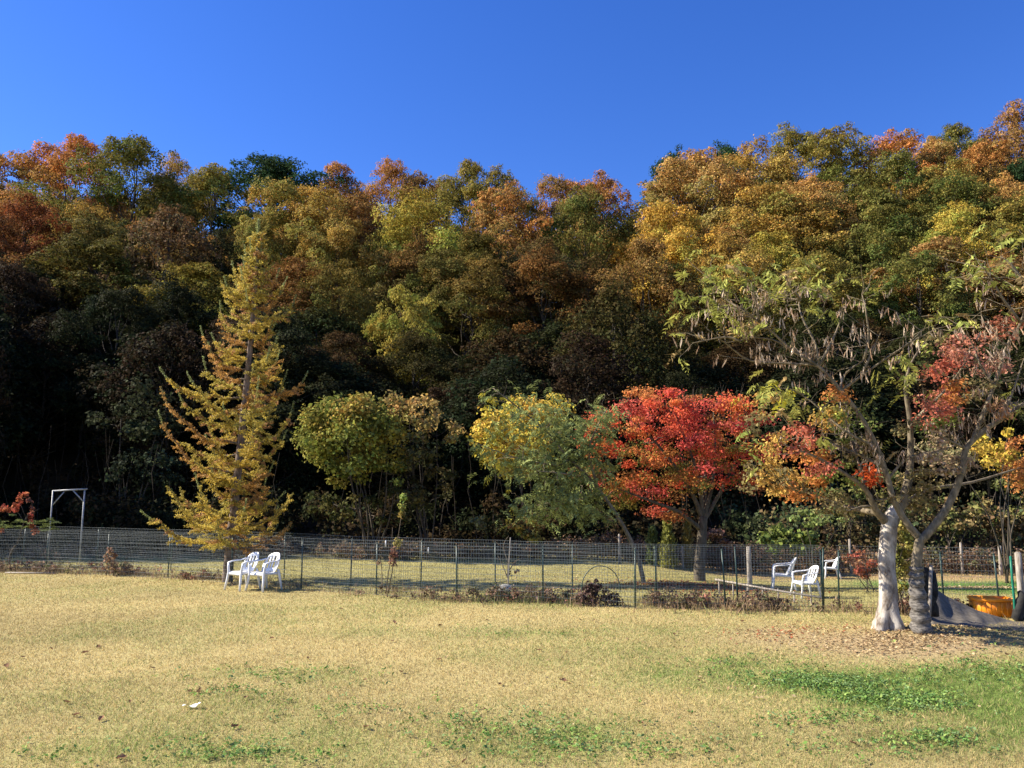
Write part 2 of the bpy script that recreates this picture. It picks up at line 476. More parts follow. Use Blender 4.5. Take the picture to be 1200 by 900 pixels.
# px centre, py top, half width px, Y, colour (some with shade put in), variant, label
FOREST = [
 (10, 168, 52, 72, RUST, 0, 'rust orange tree on the crest at the left edge of the photo'),
 (85, 158, 48, 74, ORANGE, 1, 'bright orange tree on the crest left of the olive green one'),
 (150, 165, 60, 68, GRN, 2, 'large olive green tree right of the orange trees on the crest'),
 (208, 184, 34, 78, OCHRE, 3, 'small ochre tree tip on the crest right of the olive green tree'),
 (252, 193, 48, 72, OLIVE, 4, 'dull olive ochre tree in front of the dark evergreen on the crest'),
 (318, 181, 60, 80, DGRN, 'p', 'dark green evergreen with a smooth top on the left part of the crest'),
 (342, 212, 56, 64, OCHRE, 5, 'golden ochre tree above and right of the larch tip'),
 (385, 255, 45, 58, OCHRE, 1, 'deep yellow tree below the golden ochre one near the larch tip'),
 (315, 262, 36, 60, OLIVE, 7, 'olive yellow tree just behind the larch tip'),
 (398, 190, 36, 80, RUST, 6, 'rust coloured tree on the crest right of the dark evergreen'),
 (452, 187, 42, 78, RUST, 7, 'broad rust brown tree on the crest above the yellow olive tree'),
 (500, 197, 36, 78, BROWN, 0, 'brown tree on the crest left of the two dark olive trees'),
 (548, 187, 36, 76, OLIVE, 1, 'left one of the two dark olive trees in the middle of the crest'),
 (592, 187, 36, 74, OLIVE, 2, 'right one of the two dark olive trees in the middle of the crest'),
 (492, 234, 58, 62, YGRN, 3, 'large yellow olive tree in the middle of the slope'),
 (592, 226, 50, 62, RUST, 4, 'rust orange tree in the middle of the slope right of the yellow olive tree'),
 (655, 196, 38, 76, RUST, 5, 'rust tree left of the low notch in the crest'),
 (702, 202, 40, 74, RUST, 6, 'small rust topped tree right at the low notch in the crest'),
 (692, 232, 52, 64, GRN, 7, 'grey green tree below the low notch in the crest'),
 (420, 232, 46, 68, BROWN, 2, 'brown ochre tree between the golden ochre tree and the yellow olive tree'),
 (473, 338, 36, 46, YGRN, 0, 'small yellow green tree low on the slope right of the larch tip'),
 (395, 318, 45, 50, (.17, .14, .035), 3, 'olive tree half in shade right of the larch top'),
 (545, 300, 52, 52, (.17, .125, .035), 5, 'ochre brown tree lower on the slope under the yellow olive tree'),  # this and the next darkened in colour for shade low on the slope
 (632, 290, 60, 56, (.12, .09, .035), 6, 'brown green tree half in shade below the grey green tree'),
 (788, 172, 30, 82, DGRN, 'p', 'dark pine tip on the crest right of the low notch'),
 (850, 160, 28, 82, DGRN, 'p', 'dark green pine tip behind the tan tree on the right crest'),
 (800, 178, 60, 74, TAN, 1, 'tan and rust tree on the crest right of the low notch'),
 (768, 232, 46, 60, YELLOW, 2, 'bright yellow orange tree at the left end of the right slope'),
 (800, 275, 46, 54, YELLOW, 4, 'golden tree under the bright yellow orange one'),
 (880, 168, 50, 74, OCHRE, 3, 'ochre tree on the right crest beside the tan tree'),
 (925, 147, 40, 78, OLIVE, 4, 'olive green tree on the right crest left of the tallest olive tree'),
 (980, 142, 46, 76, OLIVE, 5, 'broad olive tree on the right crest left of the bright rust tree'),
 (900, 225, 62, 64, OCHRE, 6, 'broad ochre tree in the middle of the right slope'),
 (955, 212, 52, 66, TAN, 7, 'tan tree on the right slope beneath the broad olive tree'),
 (1052, 150, 46, 76, ORANGE, 0, 'bright rust red tree on the right crest'),
 (1108, 147, 36, 80, GRN, 1, 'dark green tree between the two rust trees on the right crest'),
 (1140, 162, 42, 74, RUST, 2, 'rust tree right of the dark green tree on the right crest'),
 (1185, 126, 46, 78, BROWN, 3, 'brown tree on the highest part of the crest at the right edge'),
 (1192, 182, 30, 70, DGRN, 'p', 'dark green pine under the brown tree at the right edge'),
 (1047, 186, 46, 66, GRN, 4, 'rounded green tree below the bright rust red tree'),
 (1112, 208, 50, 62, GRN, 5, 'rounded lighter green tree right of and below the first green one'),
 (1035, 248, 50, 58, GRN, 6, 'green tree low under the rounded green one on the right slope'),
 (1182, 212, 46, 62, TAN, 7, 'tan brown tree at the right edge under the dark pine'),
 (1078, 296, 46, 50, GRN, 0, 'small green tree low on the right slope above the silk tree'),
 (1180, 300, 50, 50, BROWN, 1, 'brown tree low at the right edge above the silk tree branches'),
 (850, 290, 55, 52, OCHRE, 3, 'tan ochre tree low on the right slope behind the silk tree tips'),
 (950, 300, 55, 52, OLIVE, 2, 'dark olive tree low on the right slope behind the silk tree'),
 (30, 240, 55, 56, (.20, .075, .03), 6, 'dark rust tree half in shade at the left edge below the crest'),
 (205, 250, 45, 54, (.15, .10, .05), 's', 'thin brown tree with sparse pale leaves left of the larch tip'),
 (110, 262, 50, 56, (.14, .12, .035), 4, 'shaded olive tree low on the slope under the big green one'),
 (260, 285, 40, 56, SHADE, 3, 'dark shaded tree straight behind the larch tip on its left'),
]
def vpick(v, i=0):
    return VPINE if v == 'p' else VSP[i % 3] if v == 's' else VAR[v]
placed = []
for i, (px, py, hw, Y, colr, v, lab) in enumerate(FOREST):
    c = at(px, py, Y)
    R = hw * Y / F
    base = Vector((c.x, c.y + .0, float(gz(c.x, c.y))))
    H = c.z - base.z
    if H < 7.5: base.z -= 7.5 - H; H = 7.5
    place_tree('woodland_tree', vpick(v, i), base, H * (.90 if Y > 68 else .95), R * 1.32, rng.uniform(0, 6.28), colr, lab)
    placed.append((c.x, c.y))

def col_words(px):
    return 'beyond the left edge' if px < -20 else 'left of the larch' if px < 165 else 'behind the larch' if px < 365 else 'behind the shrub tree' if px < 530 else 'behind the yellow tree' if px < 700 else 'behind the red maple' if px < 890 else 'behind the silk tree'
fill = []
for Y in (83, 77, 70, 63, 57, 51, 46.5, 42.5, 39.5, 37):
    step = 4.2 if Y > 80 else 5.6 if Y > 50 else 4.4
    X = -(.66 * Y + 20)
    while X < .66 * Y + 9:
        x = X + rng.normal() * 1.0; y = Y + rng.normal() * 1.2
        X += step
        near = min(math.hypot(x - a_, y - b_) for a_, b_ in placed)
        if near < (3.6 if Y > 48 else 2.4): continue
        z = float(gz(x, y))
        H = rng.uniform(8.8, 11.5) if Y > 48 else rng.uniform(7.5, 11.5)
        px, py = proj(np.array(x), np.array(y), np.array(z + H))
        lim = np.interp(px, SKX, SKY_) + (14 if Y > 80 else 20) + 6 * rng.random()
        if Y < 48: lim = np.interp(px, [-50, 0, 150, 250, 350, 400, 500, 600, 700, 760, 900, 1200], [240, 300, 310, 320, 350, 385, 405, 370, 330, 400, 375, 370]) + 30 * rng.random() + (0 if Y > 41 else 45 if px > 330 else 10)
        if py < lim:
            H = at(float(px), float(lim), y).z - z
            if H < 4: continue
        fill.append((x, y, z, H, float(px), Y))
for k in range(6):
    x, y = -22.5 - 3.2 * k, 31.5 + rng.normal() * 1.2
    fill.append((x, y, float(gz(x, y)), rng.uniform(10, 13), float(proj(np.array(x), np.array(y), np.array(8.0))[0]), 37))
ORD = ['first', 'second', 'third', 'fourth', 'fifth', 'sixth', 'seventh', 'eighth', 'ninth', 'tenth', 'eleventh', 'twelfth', 'thirteenth', 'fourteenth', 'fifteenth', 'sixteenth', 'seventeenth', 'eighteenth', 'nineteenth', 'twentieth'] + ['twenty-%s' % q for q in ('first', 'second', 'third', 'fourth', 'fifth', 'sixth', 'seventh', 'eighth', 'ninth')]
fill.sort(key=lambda q: q[4])
count = {}
for i, (x, y, z, H, px, Y) in enumerate(fill):
    if Y > 48:
        names = [('olive', OLIVE), ('ochre', OCHRE), ('tan', TAN), ('green', GRN), ('yellow olive', YGRN), ('brown', BROWN), ('rust', RUST)]
        nm, cl = names[int(rng.integers(0, 7))] if px > 60 else names[6]
        row = 'near the crest' if Y > 66 else 'mid slope'
        v = VAR[int(rng.integers(0, 8))]; R = rng.uniform(3.9, 5.0)
    else:
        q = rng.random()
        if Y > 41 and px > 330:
            nm, cl = [('dim olive', (.052, .047, .016)), ('dim brown', (.056, .038, .017)), ('dim green', (.034, .040, .015))][int(q * 3)]  # leaf colours darkened to paint in the shade of the wood
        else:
            nm, cl = ('shaded green', SHADE) if q < .6 else ('shaded brown', (.040, .028, .017))  # near-black leaf colours standing in for shade at the slope foot
        row = 'in the second row up' if Y > 41 else 'in the front row'
        v = VSP[int(rng.integers(0, 3))] if rng.random() < .35 else VAR[int(rng.integers(0, 8))]; R = rng.uniform(2.6, 3.5)
    key = (nm, row, col_words(px)); count[key] = count.get(key, -1) + 1
    lab = '%s tree %s, %s from the left %s' % (nm, row, ORD[min(count[key], 28)], col_words(px))
    j = rng.uniform(.85, 1.15) * (.48 if 48 < Y < 60 and px < 760 else 1)  # mid slope colours left of the maple cut down to paint shade
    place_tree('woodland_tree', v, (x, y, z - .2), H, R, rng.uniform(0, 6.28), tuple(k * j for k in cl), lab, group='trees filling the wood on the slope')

# undergrowth on the slope's foot, one mass of shrubs and saplings
mb = MB(); r = np.random.default_rng(11)
for k in range(620):
    y = 30.5 + 9 * r.random() ** 1.3; x = r.uniform(-.68 * y - 6, .68 * y + 6)
    z = float(gz(x, y)); h = r.uniform(.3, 1.9)
    cl = [(.026, .030, .013), (.042, .032, .015), (.024, .032, .014), (.055, .038, .018)][int(r.integers(0, 4))]  # shade under the wood is put into these leaf colours
    if x > 9: cl = tuple(3.2 * q for q in cl)  # sunlit right end painted by brighter leaf colours
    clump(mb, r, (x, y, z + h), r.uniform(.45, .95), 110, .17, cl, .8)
    if r.random() < .5:
        mb.tube(wander(r, (x, y, z - .1), (x + r.normal() * .5, y + r.normal() * .4, z + r.uniform(1.5, 5)), 5, .03), np.linspace(.022, .008, 5), 3, c=(.06, .05, .04), caps=False)
tag(mb.build('undergrowth', M_LEAF), 'dark tangled undergrowth of shrubs along the foot of the wooded slope', 'undergrowth', kind='stuff')

# ------------------------------------------------------------------ trees built limb by limb
def pxpath(pts):
    return [at(a, b_, c) for a, b_, c in pts]
def dense(P_, n=4):
    """Catmull-Rom through the given points"""
    P_ = np.array([tuple(q) for q in P_]); Q_ = np.vstack([2 * P_[0] - P_[1], P_, 2 * P_[-1] - P_[-2]])
    out = []
    for i in range(1, len(Q_) - 2):
        for t in np.arange(n) / n:
            a_, b_, c_, d_ = Q_[i - 1:i + 3]
            out.append(.5 * (2 * b_ + (c_ - a_) * t + (2 * a_ - 5 * b_ + 4 * c_ - d_) * t * t + (3 * b_ - a_ - 3 * c_ + d_) * t ** 3))
    out.append(Q_[-2])
    return np.array(out)
class Limbs:
    """tapered limbs of one tree, in world space, written relative to its foot"""
    def __init__(self, foot):
        self.o = np.array(tuple(foot)); self.mb = MB(); self.nodes = []
    def limb(self, pts, r0, r1, sides=7, rough=.05, n=4, power=1.0):
        P_ = dense(pts, n) if len(pts) > 2 else np.array([tuple(q) for q in pts])
        t = np.linspace(0, 1, len(P_)) ** power
        rad = r0 + (r1 - r0) * t
        self.mb.tube(P_ - self.o, rad, sides, rough=rough, caps=True)
        self.nodes += [(q, ra) for q, ra in zip(P_, rad)]
        return P_
    def twig_to(self, c, r, rmax=.03, bend=.07):
        c = np.asarray(c, float)
        d = [np.linalg.norm(q - c) + (0 if q[2] < c[2] + .1 else .8) for q, _ in self.nodes]
        q, ra = self.nodes[int(np.argmin(d))]
        r0 = min(rmax, ra * .7)
        P_ = wander(r, q, c, 5, bend)
        self.mb.tube(P_ - self.o, np.linspace(r0, .004, 5), 4, caps=False)
        self.nodes += [(P_[2], r0 * .6), (P_[3], r0 * .4)]

def frond(mb, r, c, d, length, col, pairs=8, droop=.35):
    """a twice-feathered silk tree leaf: a stalk with rows of drooping leaflets"""
    c = np.asarray(c, float); d = unit(np.asarray(d, float))
    side = unit(np.cross(d, (0, 0, 1)) + 1e-3)
    t = np.linspace(.18, 1, pairs)
    P_ = c + d * (t * length)[:, None] + np.array([0, 0, -1]) * (droop * length * t ** 2)[:, None]
    plen = length * .42 * np.sin(np.pi * (.22 + .7 * t))
    Cs, Ts, Ls = [], [], []
    for s in (-1, 1):
        T = unit(side * s + d * .55 + np.array([0, 0, -.8]) + .2 * r.normal(size=(pairs, 3)))
        Cs.append(P_ + T * plen[:, None] * .5); Ts.append(T); Ls.append(plen)
    C = np.vstack(Cs); T = np.vstack(Ts); Lg = np.concatenate(Ls)
    Nn = unit(np.array([0, 0, .6]) + .6 * r.normal(size=3) + .35 * r.normal(size=(len(C), 3)))
    cc = np.asarray(col) * (1 + .14 * r.normal(size=(len(C), 1)))
    mb.leaves(C, Lg, Lg * .30, Nn, T, c=np.clip(cc, .01, .9), fold=.2, r=r)
    mb.leaves(c[None] + d * length * .5 + np.array([0, 0, -droop * length * .25]), length, .012, np.array([[0, 0, 1.0]]), d[None], c=np.asarray(col) * .8, r=r)

# --- red maple in the yard
r = np.random.default_rng(21)
foot = G(820, 681)
Yr = foot.y
o = thing('red_maple', foot, 'red leaved maple standing in the fenced yard, with a forked trunk', 'tree')
Lm = Limbs(foot)
Lm.limb([foot - Vector((0, 0, .2)), at(820, 660, Yr), at(822, 635, Yr), at(824, 605, Yr)], .165, .115, 10, .07)
Lm.limb([at(824, 610, Yr), at(812, 580, Yr - .1), at(790, 545, Yr - .3), at(760, 510, Yr - .4), at(735, 490, Yr - .5)], .07, .014)
Lm.limb([at(824, 610, Yr), at(818, 560, Yr - .1), at(805, 520, Yr - .2), at(790, 480, Yr - .1)], .065, .014)
Lm.limb([at(824, 610, Yr), at(834, 570, Yr + .1), at(838, 530, Yr), at(836, 480, Yr)], .065, .014)
Lm.limb([at(824, 612, Yr), at(845, 575, Yr + .2), at(862, 540, Yr), at(880, 505, Yr)], .06, .014)
Lm.limb([at(821, 620, Yr), at(795, 600, Yr - .5), at(765, 588, Yr - .9), at(730, 575, Yr - 1.0)], .07, .015)
Lm.limb([at(824, 612, Yr), at(826, 570, Yr + .6), at(828, 530, Yr + 1.2)], .08, .02)
cr = MB()
REDS = [(.64, .12, .065), (.70, .15, .07), (.60, .11, .085), (.68, .21, .07), (.56, .13, .09), (.60, .25, .08)]
def in_maple(px, py):
    e = ((px - 790) / 122) ** 2 + ((py - 528) / 78) ** 2
    return e < 1 and not (px > 800 and py > 575)
n = 0
while n < 235:
    px, py = r.uniform(676, 906), r.uniform(448, 612)
    top = np.interp(px, [686, 720, 735, 750, 800, 860, 890], [500, 475, 448, 452, 458, 460, 470])
    if py < top or not in_maple(px, max(py, 470)): continue
    e = min(1, ((px - 790) / 118) ** 2 + ((py - 528) / 82) ** 2)
    Yc = Yr + r.uniform(-1.7, 1.5) * math.sqrt(max(.08, 1 - e))
    c = at(px, py, Yc)
    low = (py - 448) / 160
    col = np.array(REDS[int(r.integers(0, 6))])
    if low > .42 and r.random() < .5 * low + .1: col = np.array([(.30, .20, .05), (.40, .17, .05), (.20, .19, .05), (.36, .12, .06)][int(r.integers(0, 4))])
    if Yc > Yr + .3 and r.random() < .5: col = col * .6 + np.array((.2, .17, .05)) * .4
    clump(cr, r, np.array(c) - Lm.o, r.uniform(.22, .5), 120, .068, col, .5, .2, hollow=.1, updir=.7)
    if n % 2 == 0: Lm.twig_to(c, r)
    n += 1
for k in range(40):      # bare twig tips above the crown
    px = r.uniform(735, 880); c = at(px, r.uniform(446, 466), Yr + r.uniform(-.8, .8))
    b0 = at(px + r.uniform(-8, 8), 492, c.y)
    Lm.mb.tube(wander(r, np.array(b0), np.array(c), 4, .04) - Lm.o, np.linspace(.008, .003, 4), 3, caps=False)
Lm.mb.build('trunk', M_GREYBARK, o, True); cr.build('crown', M_MAPLE, o)

# --- leaning silk tree left of it
r = np.random.default_rng(22)
foot = G(756, 684); Yf = foot.y
o = thing('leaning_silk_tree', foot, 'feathery green tree with a thin trunk leaning left beside the red maple', 'tree')
Lm = Limbs(foot)
main = Lm.limb([foot - Vector((0, 0, .15)), at(748, 655, Yf), at(735, 625, Yf), at(715, 592, Yf), at(692, 562, Yf), at(665, 535, Yf), at(640, 505, Yf), at(610, 480, Yf), at(578, 455, Yf)], .062, .012, 8)
Lm.limb([at(700, 570, Yf), at(690, 530, Yf - .3), at(700, 500, Yf - .3), at(712, 478, Yf - .3)], .035, .01)
Lm.limb([at(690, 560, Yf), at(660, 555, Yf - .8), at(630, 552, Yf - 1.2)], .03, .008)
Lm.limb([at(705, 580, Yf), at(680, 585, Yf + .6), at(640, 590, Yf + .8), at(610, 598, Yf + .8)], .03, .008)
Lm.limb([at(668, 538, Yf), at(650, 545, Yf - .2), at(600, 535, Yf - .3), at(560, 520, Yf - .2)], .03, .008)
Lm.limb([at(640, 505, Yf), at(655, 480, Yf + .3), at(668, 468, Yf + .3)], .02, .006)
cr = MB()
spots = [(600, 478, 30, 18), (640, 490, 35, 25), (670, 505, 30, 25), (690, 520, 25, 35), (710, 485, 18, 22), (575, 462, 14, 14), (640, 535, 45, 22), (600, 545, 40, 20), (560, 520, 18, 10),
         (680, 575, 35, 28), (640, 590, 40, 20), (615, 600, 22, 10), (700, 600, 22, 14), (660, 555, 40, 25), (585, 500, 22, 18)]
for (px, py, rx, ry) in spots:
    for k in range(int(rx * ry / (16 if px < 612 and py < 560 else 9))):
        a_, b_ = px + rx * r.normal() * .6, py + ry * r.normal() * .6
        c = np.array(at(a_, b_, Yf + r.normal() * .55))
        th = r.uniform(0, 6.28)
        t = r.random()
        col = np.array((.17, .21, .08)) * (1 - t) + np.array((.30, .33, .11)) * t
        if a_ < 600 and r.random() < .35: col = np.array((.42, .36, .05))
        frond(cr, r, c - Lm.o, (math.cos(th) - .1, math.sin(th) - .3, r.uniform(-.5, .5)), r.uniform(.24, .40), col, droop=.75)
        if k % 5 == 0: Lm.twig_to(c, r, .014)
Lm.mb.build('trunk', M_SILKBARK, o, True); cr.build('crown', M_LEAF, o)

# --- generic small leafy tree / shrub from pixel clumps
def shrub(name, label, cat, foot_px, Yd, clumps, leaf, per, stems=5, flat=.7, bark=None, seed=1, depth=.6, srad=.03, updir=.5, group=None):
    r = np.random.default_rng(seed)
    if Yd is None: foot = G(*foot_px)
    else:
        foot = at(foot_px[0], foot_px[1], Yd); foot.z = float(gz(foot.x, foot.y))
    o = thing(name, foot, label, cat, group)
    Lm = Limbs(foot); cr = MB()
    cs = []
    for (px, py, rp, col) in clumps:
        c = at(px, py, foot.y + r.normal() * depth)
        cs.append((np.array(c), rp * foot.y / F, col))
    for k in range(stems):
        c = cs[int(k * len(cs) / stems)][0]
        b_ = np.array(foot) + np.array([r.normal() * .12, r.normal() * .12, -.1])
        mid = b_ * .5 + c * .5 + np.array([r.normal() * .15, r.normal() * .15, .1])
        Lm.limb([b_, mid, c], srad, srad * .25, 5, n=3)
    for (c, rr, col) in cs:
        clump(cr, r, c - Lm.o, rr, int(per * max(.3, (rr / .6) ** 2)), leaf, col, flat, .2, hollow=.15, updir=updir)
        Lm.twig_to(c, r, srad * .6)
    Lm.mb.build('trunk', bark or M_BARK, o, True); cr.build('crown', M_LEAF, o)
    return o

def cloud(r, cx, cy, rx, ry, n, rp, cols):
    out = []
    while len(out) < n:
        a_, b_ = r.uniform(-1, 1), r.uniform(-1, 1)
        if a_ * a_ + b_ * b_ < 1:
            out.append((cx + a_ * rx, cy + b_ * ry, rp * r.uniform(.7, 1.3), cols[int(r.integers(0, len(cols)))]))
    return out
r = np.random.default_rng(5)
YL = [(.60, .45, .07), (.56, .38, .08), (.52, .45, .09), (.64, .50, .09)]
shrub('yellow_tree', 'bright yellow leaved tree behind the leaning silk tree', 'tree', (625, 640), 28.5,
      cloud(r, 605, 512, 46, 46, 60, 15, YL) + cloud(r, 640, 478, 25, 20, 10, 12, YL) + cloud(r, 645, 515, 30, 30, 14, 12, YL), .12, 170, 6, seed=31)
LG = [(.20, .21, .045), (.25, .235, .05), (.16, .185, .045), (.30, .25, .055)]
shrub('shrub_tree', 'yellow green multi stemmed shrub tree right of the larch at the wood edge', 'tree', (432, 622), 27.5,
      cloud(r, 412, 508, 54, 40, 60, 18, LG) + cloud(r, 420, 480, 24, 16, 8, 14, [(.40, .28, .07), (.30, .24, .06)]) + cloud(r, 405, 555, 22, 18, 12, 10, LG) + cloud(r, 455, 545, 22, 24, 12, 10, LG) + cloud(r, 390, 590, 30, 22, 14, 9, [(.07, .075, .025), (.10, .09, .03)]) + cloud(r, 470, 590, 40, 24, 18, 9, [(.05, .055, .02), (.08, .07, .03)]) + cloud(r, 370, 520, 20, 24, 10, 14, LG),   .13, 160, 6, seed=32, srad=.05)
PY = [(.55, .36, .12), (.50, .30, .10), (.36, .26, .09), (.26, .21, .07)]
shrub('pale_yellow_shrub', 'pale yellow topped shrub tree with thin stems right of the yellow green one', 'tree', (500, 628), 28.0,
      cloud(r, 470, 480, 22, 20, 12, 12, PY) + cloud(r, 498, 482, 14, 20, 10, 10, PY) + cloud(r, 480, 520, 35, 30, 14, 11, [(.15, .13, .05), (.10, .10, .04)]) + cloud(r, 535, 510, 10, 14, 5, 8, PY) + cloud(r, 500, 560, 40, 35, 22, 9, [(.06, .06, .025), (.09, .075, .03)]), .13, 130, 9, seed=33, srad=.03)
GB = [(.17, .21, .05), (.20, .24, .06), (.13, .17, .05)]
shrub('green_bush', 'bright green leafy bush behind the fence left of the plastic chairs', 'bush', (920, 650), 27.5, cloud(r, 922, 632, 30, 15, 20, 9, GB), .15, 220, 6, seed=34, depth=.4)
shrub('russet_bush', 'russet red bush just left of the white maple trunk', 'bush', (1018, 694), None, cloud(r, 1008, 664, 17, 18, 14, 6, [(.36, .14, .07), (.30, .15, .08), (.34, .10, .06)]), .07, 190, 5, seed=35, depth=.25, srad=.014)
shrub('yellow_green_bush', 'yellow green bush seen between the two big trunks on the right', 'bush', (1056, 700), 14.8, cloud(r, 1056, 650, 20, 45, 34, 7, [(.26, .24, .06), (.32, .26, .08), (.18, .18, .05)]), .07, 170, 6, seed=36, depth=.3, srad=.014)
shrub('yellow_orange_tree', 'small yellow and orange tree at the right edge behind the silk tree fork', 'tree', (1180, 655), 25.0,
      cloud(r, 1168, 522, 26, 22, 16, 11, [(.52, .38, .06), (.48, .33, .06)]) + cloud(r, 1200, 540, 22, 34, 16, 12, [(.46, .22, .07), (.42, .17, .06)]) + cloud(r, 1110, 530, 30, 22, 14, 11, [(.30, .25, .12), (.24, .21, .10)]), .11, 170, 6, seed=37)
shrub('young_silk_tree', 'small pale green sapling left of the white maple trunk', 'tree', (958, 668), 24.0, cloud(r, 962, 606, 34, 11, 14, 8, [(.24, .28, .10), (.20, .25, .08)]), .10, 150, 3, flat=.4, seed=38, depth=.4, srad=.02)
shrub('pale_shrub', 'small pale green shrub at the dark wood edge left of the leaning silk tree', 'bush', (564, 640), 27.0, cloud(r, 563, 609, 9, 9, 8, 5, [(.22, .22, .10), (.18, .18, .08)]), .11, 120, 3, seed=39, depth=.2, srad=.012)
shrub('bronze_shrub', 'yellow and bronze shrub under the leaning silk tree at the wood edge', 'bush', (620, 648), 26.5, cloud(r, 618, 622, 20, 14, 16, 7, [(.34, .24, .06), (.28, .16, .05), (.22, .21, .06)]), .11, 170, 5, seed=40, depth=.4, srad=.014)
shrub('brown_shrub', 'withered brown shrub right of the red maple trunk', 'bush', (840, 655), 27.5, cloud(r, 840, 633, 14, 16, 12, 6, [(.16, .09, .06), (.20, .12, .08)]), .12, 120, 5, seed=41, depth=.3, srad=.014)
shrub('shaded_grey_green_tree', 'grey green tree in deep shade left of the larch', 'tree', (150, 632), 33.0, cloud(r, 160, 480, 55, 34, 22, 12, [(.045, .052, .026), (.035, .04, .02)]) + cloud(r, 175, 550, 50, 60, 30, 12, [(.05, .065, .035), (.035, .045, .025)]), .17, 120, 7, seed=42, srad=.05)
UND = [(.20, .19, .06), (.14, .15, .05), (.26, .20, .08), (.10, .12, .04)]
for k, (px, py, rx, ry) in enumerate([(1115, 600, 30, 26), (1165, 590, 30, 34), (985, 590, 30, 25), (1045, 575, 28, 28), (1205, 600, 22, 34)]):
    shrub('edge_shrub', ['loose sunlit shrub behind the right fork of the silk tree', 'loose sunlit shrub left of the right hand gate post at the wood edge', 'dim shrub at the wood edge above the plastic chairs',
          'dim shrub at the wood edge straight behind the maple fork', 'loose sunlit shrub at the right edge of the photo at the wood edge'][k], 'bush', (px, 655), 30.5 + k * .3, cloud(r, px, py, rx, ry, 18, 9, UND), .15, 110, 6, seed=50 + k, srad=.03)

# --- small columnar conifers at the wood edge
for k, (px, py0, py1, Y, w, lab) in enumerate([(783, 606, 646, 26.5, 9, 'yellow green columnar conifer left of the red maple trunk'), (806, 606, 646, 27.3, 5, 'slim yellowish conifer spire just left of the red maple trunk'),
                                               (765, 618, 646, 27.0, 6, 'low green conifer next to the columnar one behind the leaning trunk')]):
    b0 = at(px, py1, Y); b0.z = float(gz(b0.x, b0.y)); h = at(px, py0, Y).z - b0.z; R = w * Y / F
    r = np.random.default_rng(70 + k); mb = MB(); tb = MB()
    tb.tube([(0, 0, -.1), (0, 0, h * .9)], [.04, .01], 6)
    for q in range(240):
        t = r.random(); th = r.uniform(0, 6.28); rr = R * (1 - t) ** .6 * (.5 + .5 * r.random())
        c0 = np.array([rr * math.cos(th), rr * math.sin(th), .1 + t * h * .9])
        nq = 8
        mb.leaves(c0 + .05 * r.normal(size=(nq, 3)), .14, .05, None, np.tile((.3 * math.cos(th), .3 * math.sin(th), 1.0), (nq, 1)) + .2 * r.normal(size=(nq, 3)), c=np.array([(.26, .26, .06), (.28, .22, .06), (.14, .18, .06)][k]), r=r)
    o = thing('small_conifer', b0, lab, 'conifer'); tb.build('trunk', M_BARK, o); mb.build('crown', M_NEEDLE, o)

# --- larch
r = np.random.default_rng(77)
foot = G(266, 682); Yl = foot.y
o = thing('larch_tree', foot, 'tall ochre yellow larch with upswept branches behind two white chairs', 'tree')
tp = dense(pxpath([(266, 686, Yl), (269, 650, Yl), (275, 590, Yl), (282, 520, Yl), (290, 440, Yl), (297, 360, Yl), (301, 310, Yl), (303, 258, Yl)]), 6)
FO = np.array(foot); nt_ = len(tp)
tb = MB(); tb.tube(tp - FO, .125 * (1 - np.linspace(0, 1, nt_)) ** .75 + .008, 9, rough=.07); tb.build('trunk', M_LARCHBARK, o, True)
br, nd = MB(), MB()
def needles(P_, colr, spacing=.021, ln=.068, spread=1.0):
    P_ = np.asarray(P_); seg = np.linalg.norm(np.diff(P_, axis=0), axis=1); s = np.concatenate([[0], np.cumsum(seg)])
    m_ = max(3, int(s[-1] / spacing)); t = np.linspace(0, s[-1], m_)
    C = np.stack([np.interp(t, s, P_[:, k]) for k in range(3)], 1)
    D = unit(np.gradient(C, axis=0))
    for q in range(4):
        T = unit(D * .7 + spread * r.normal(size=(m_, 3)))
        cc = np.asarray(colr) * (1 + .18 * r.normal(size=(m_, 1)))
        nd.leaves(C + T * ln * .45 + .008 * r.normal(size=(m_, 3)), ln * (.7 + .6 * r.random(m_)), .018, None, T, c=np.clip(cc, .01, .9), r=r)
NB = 106
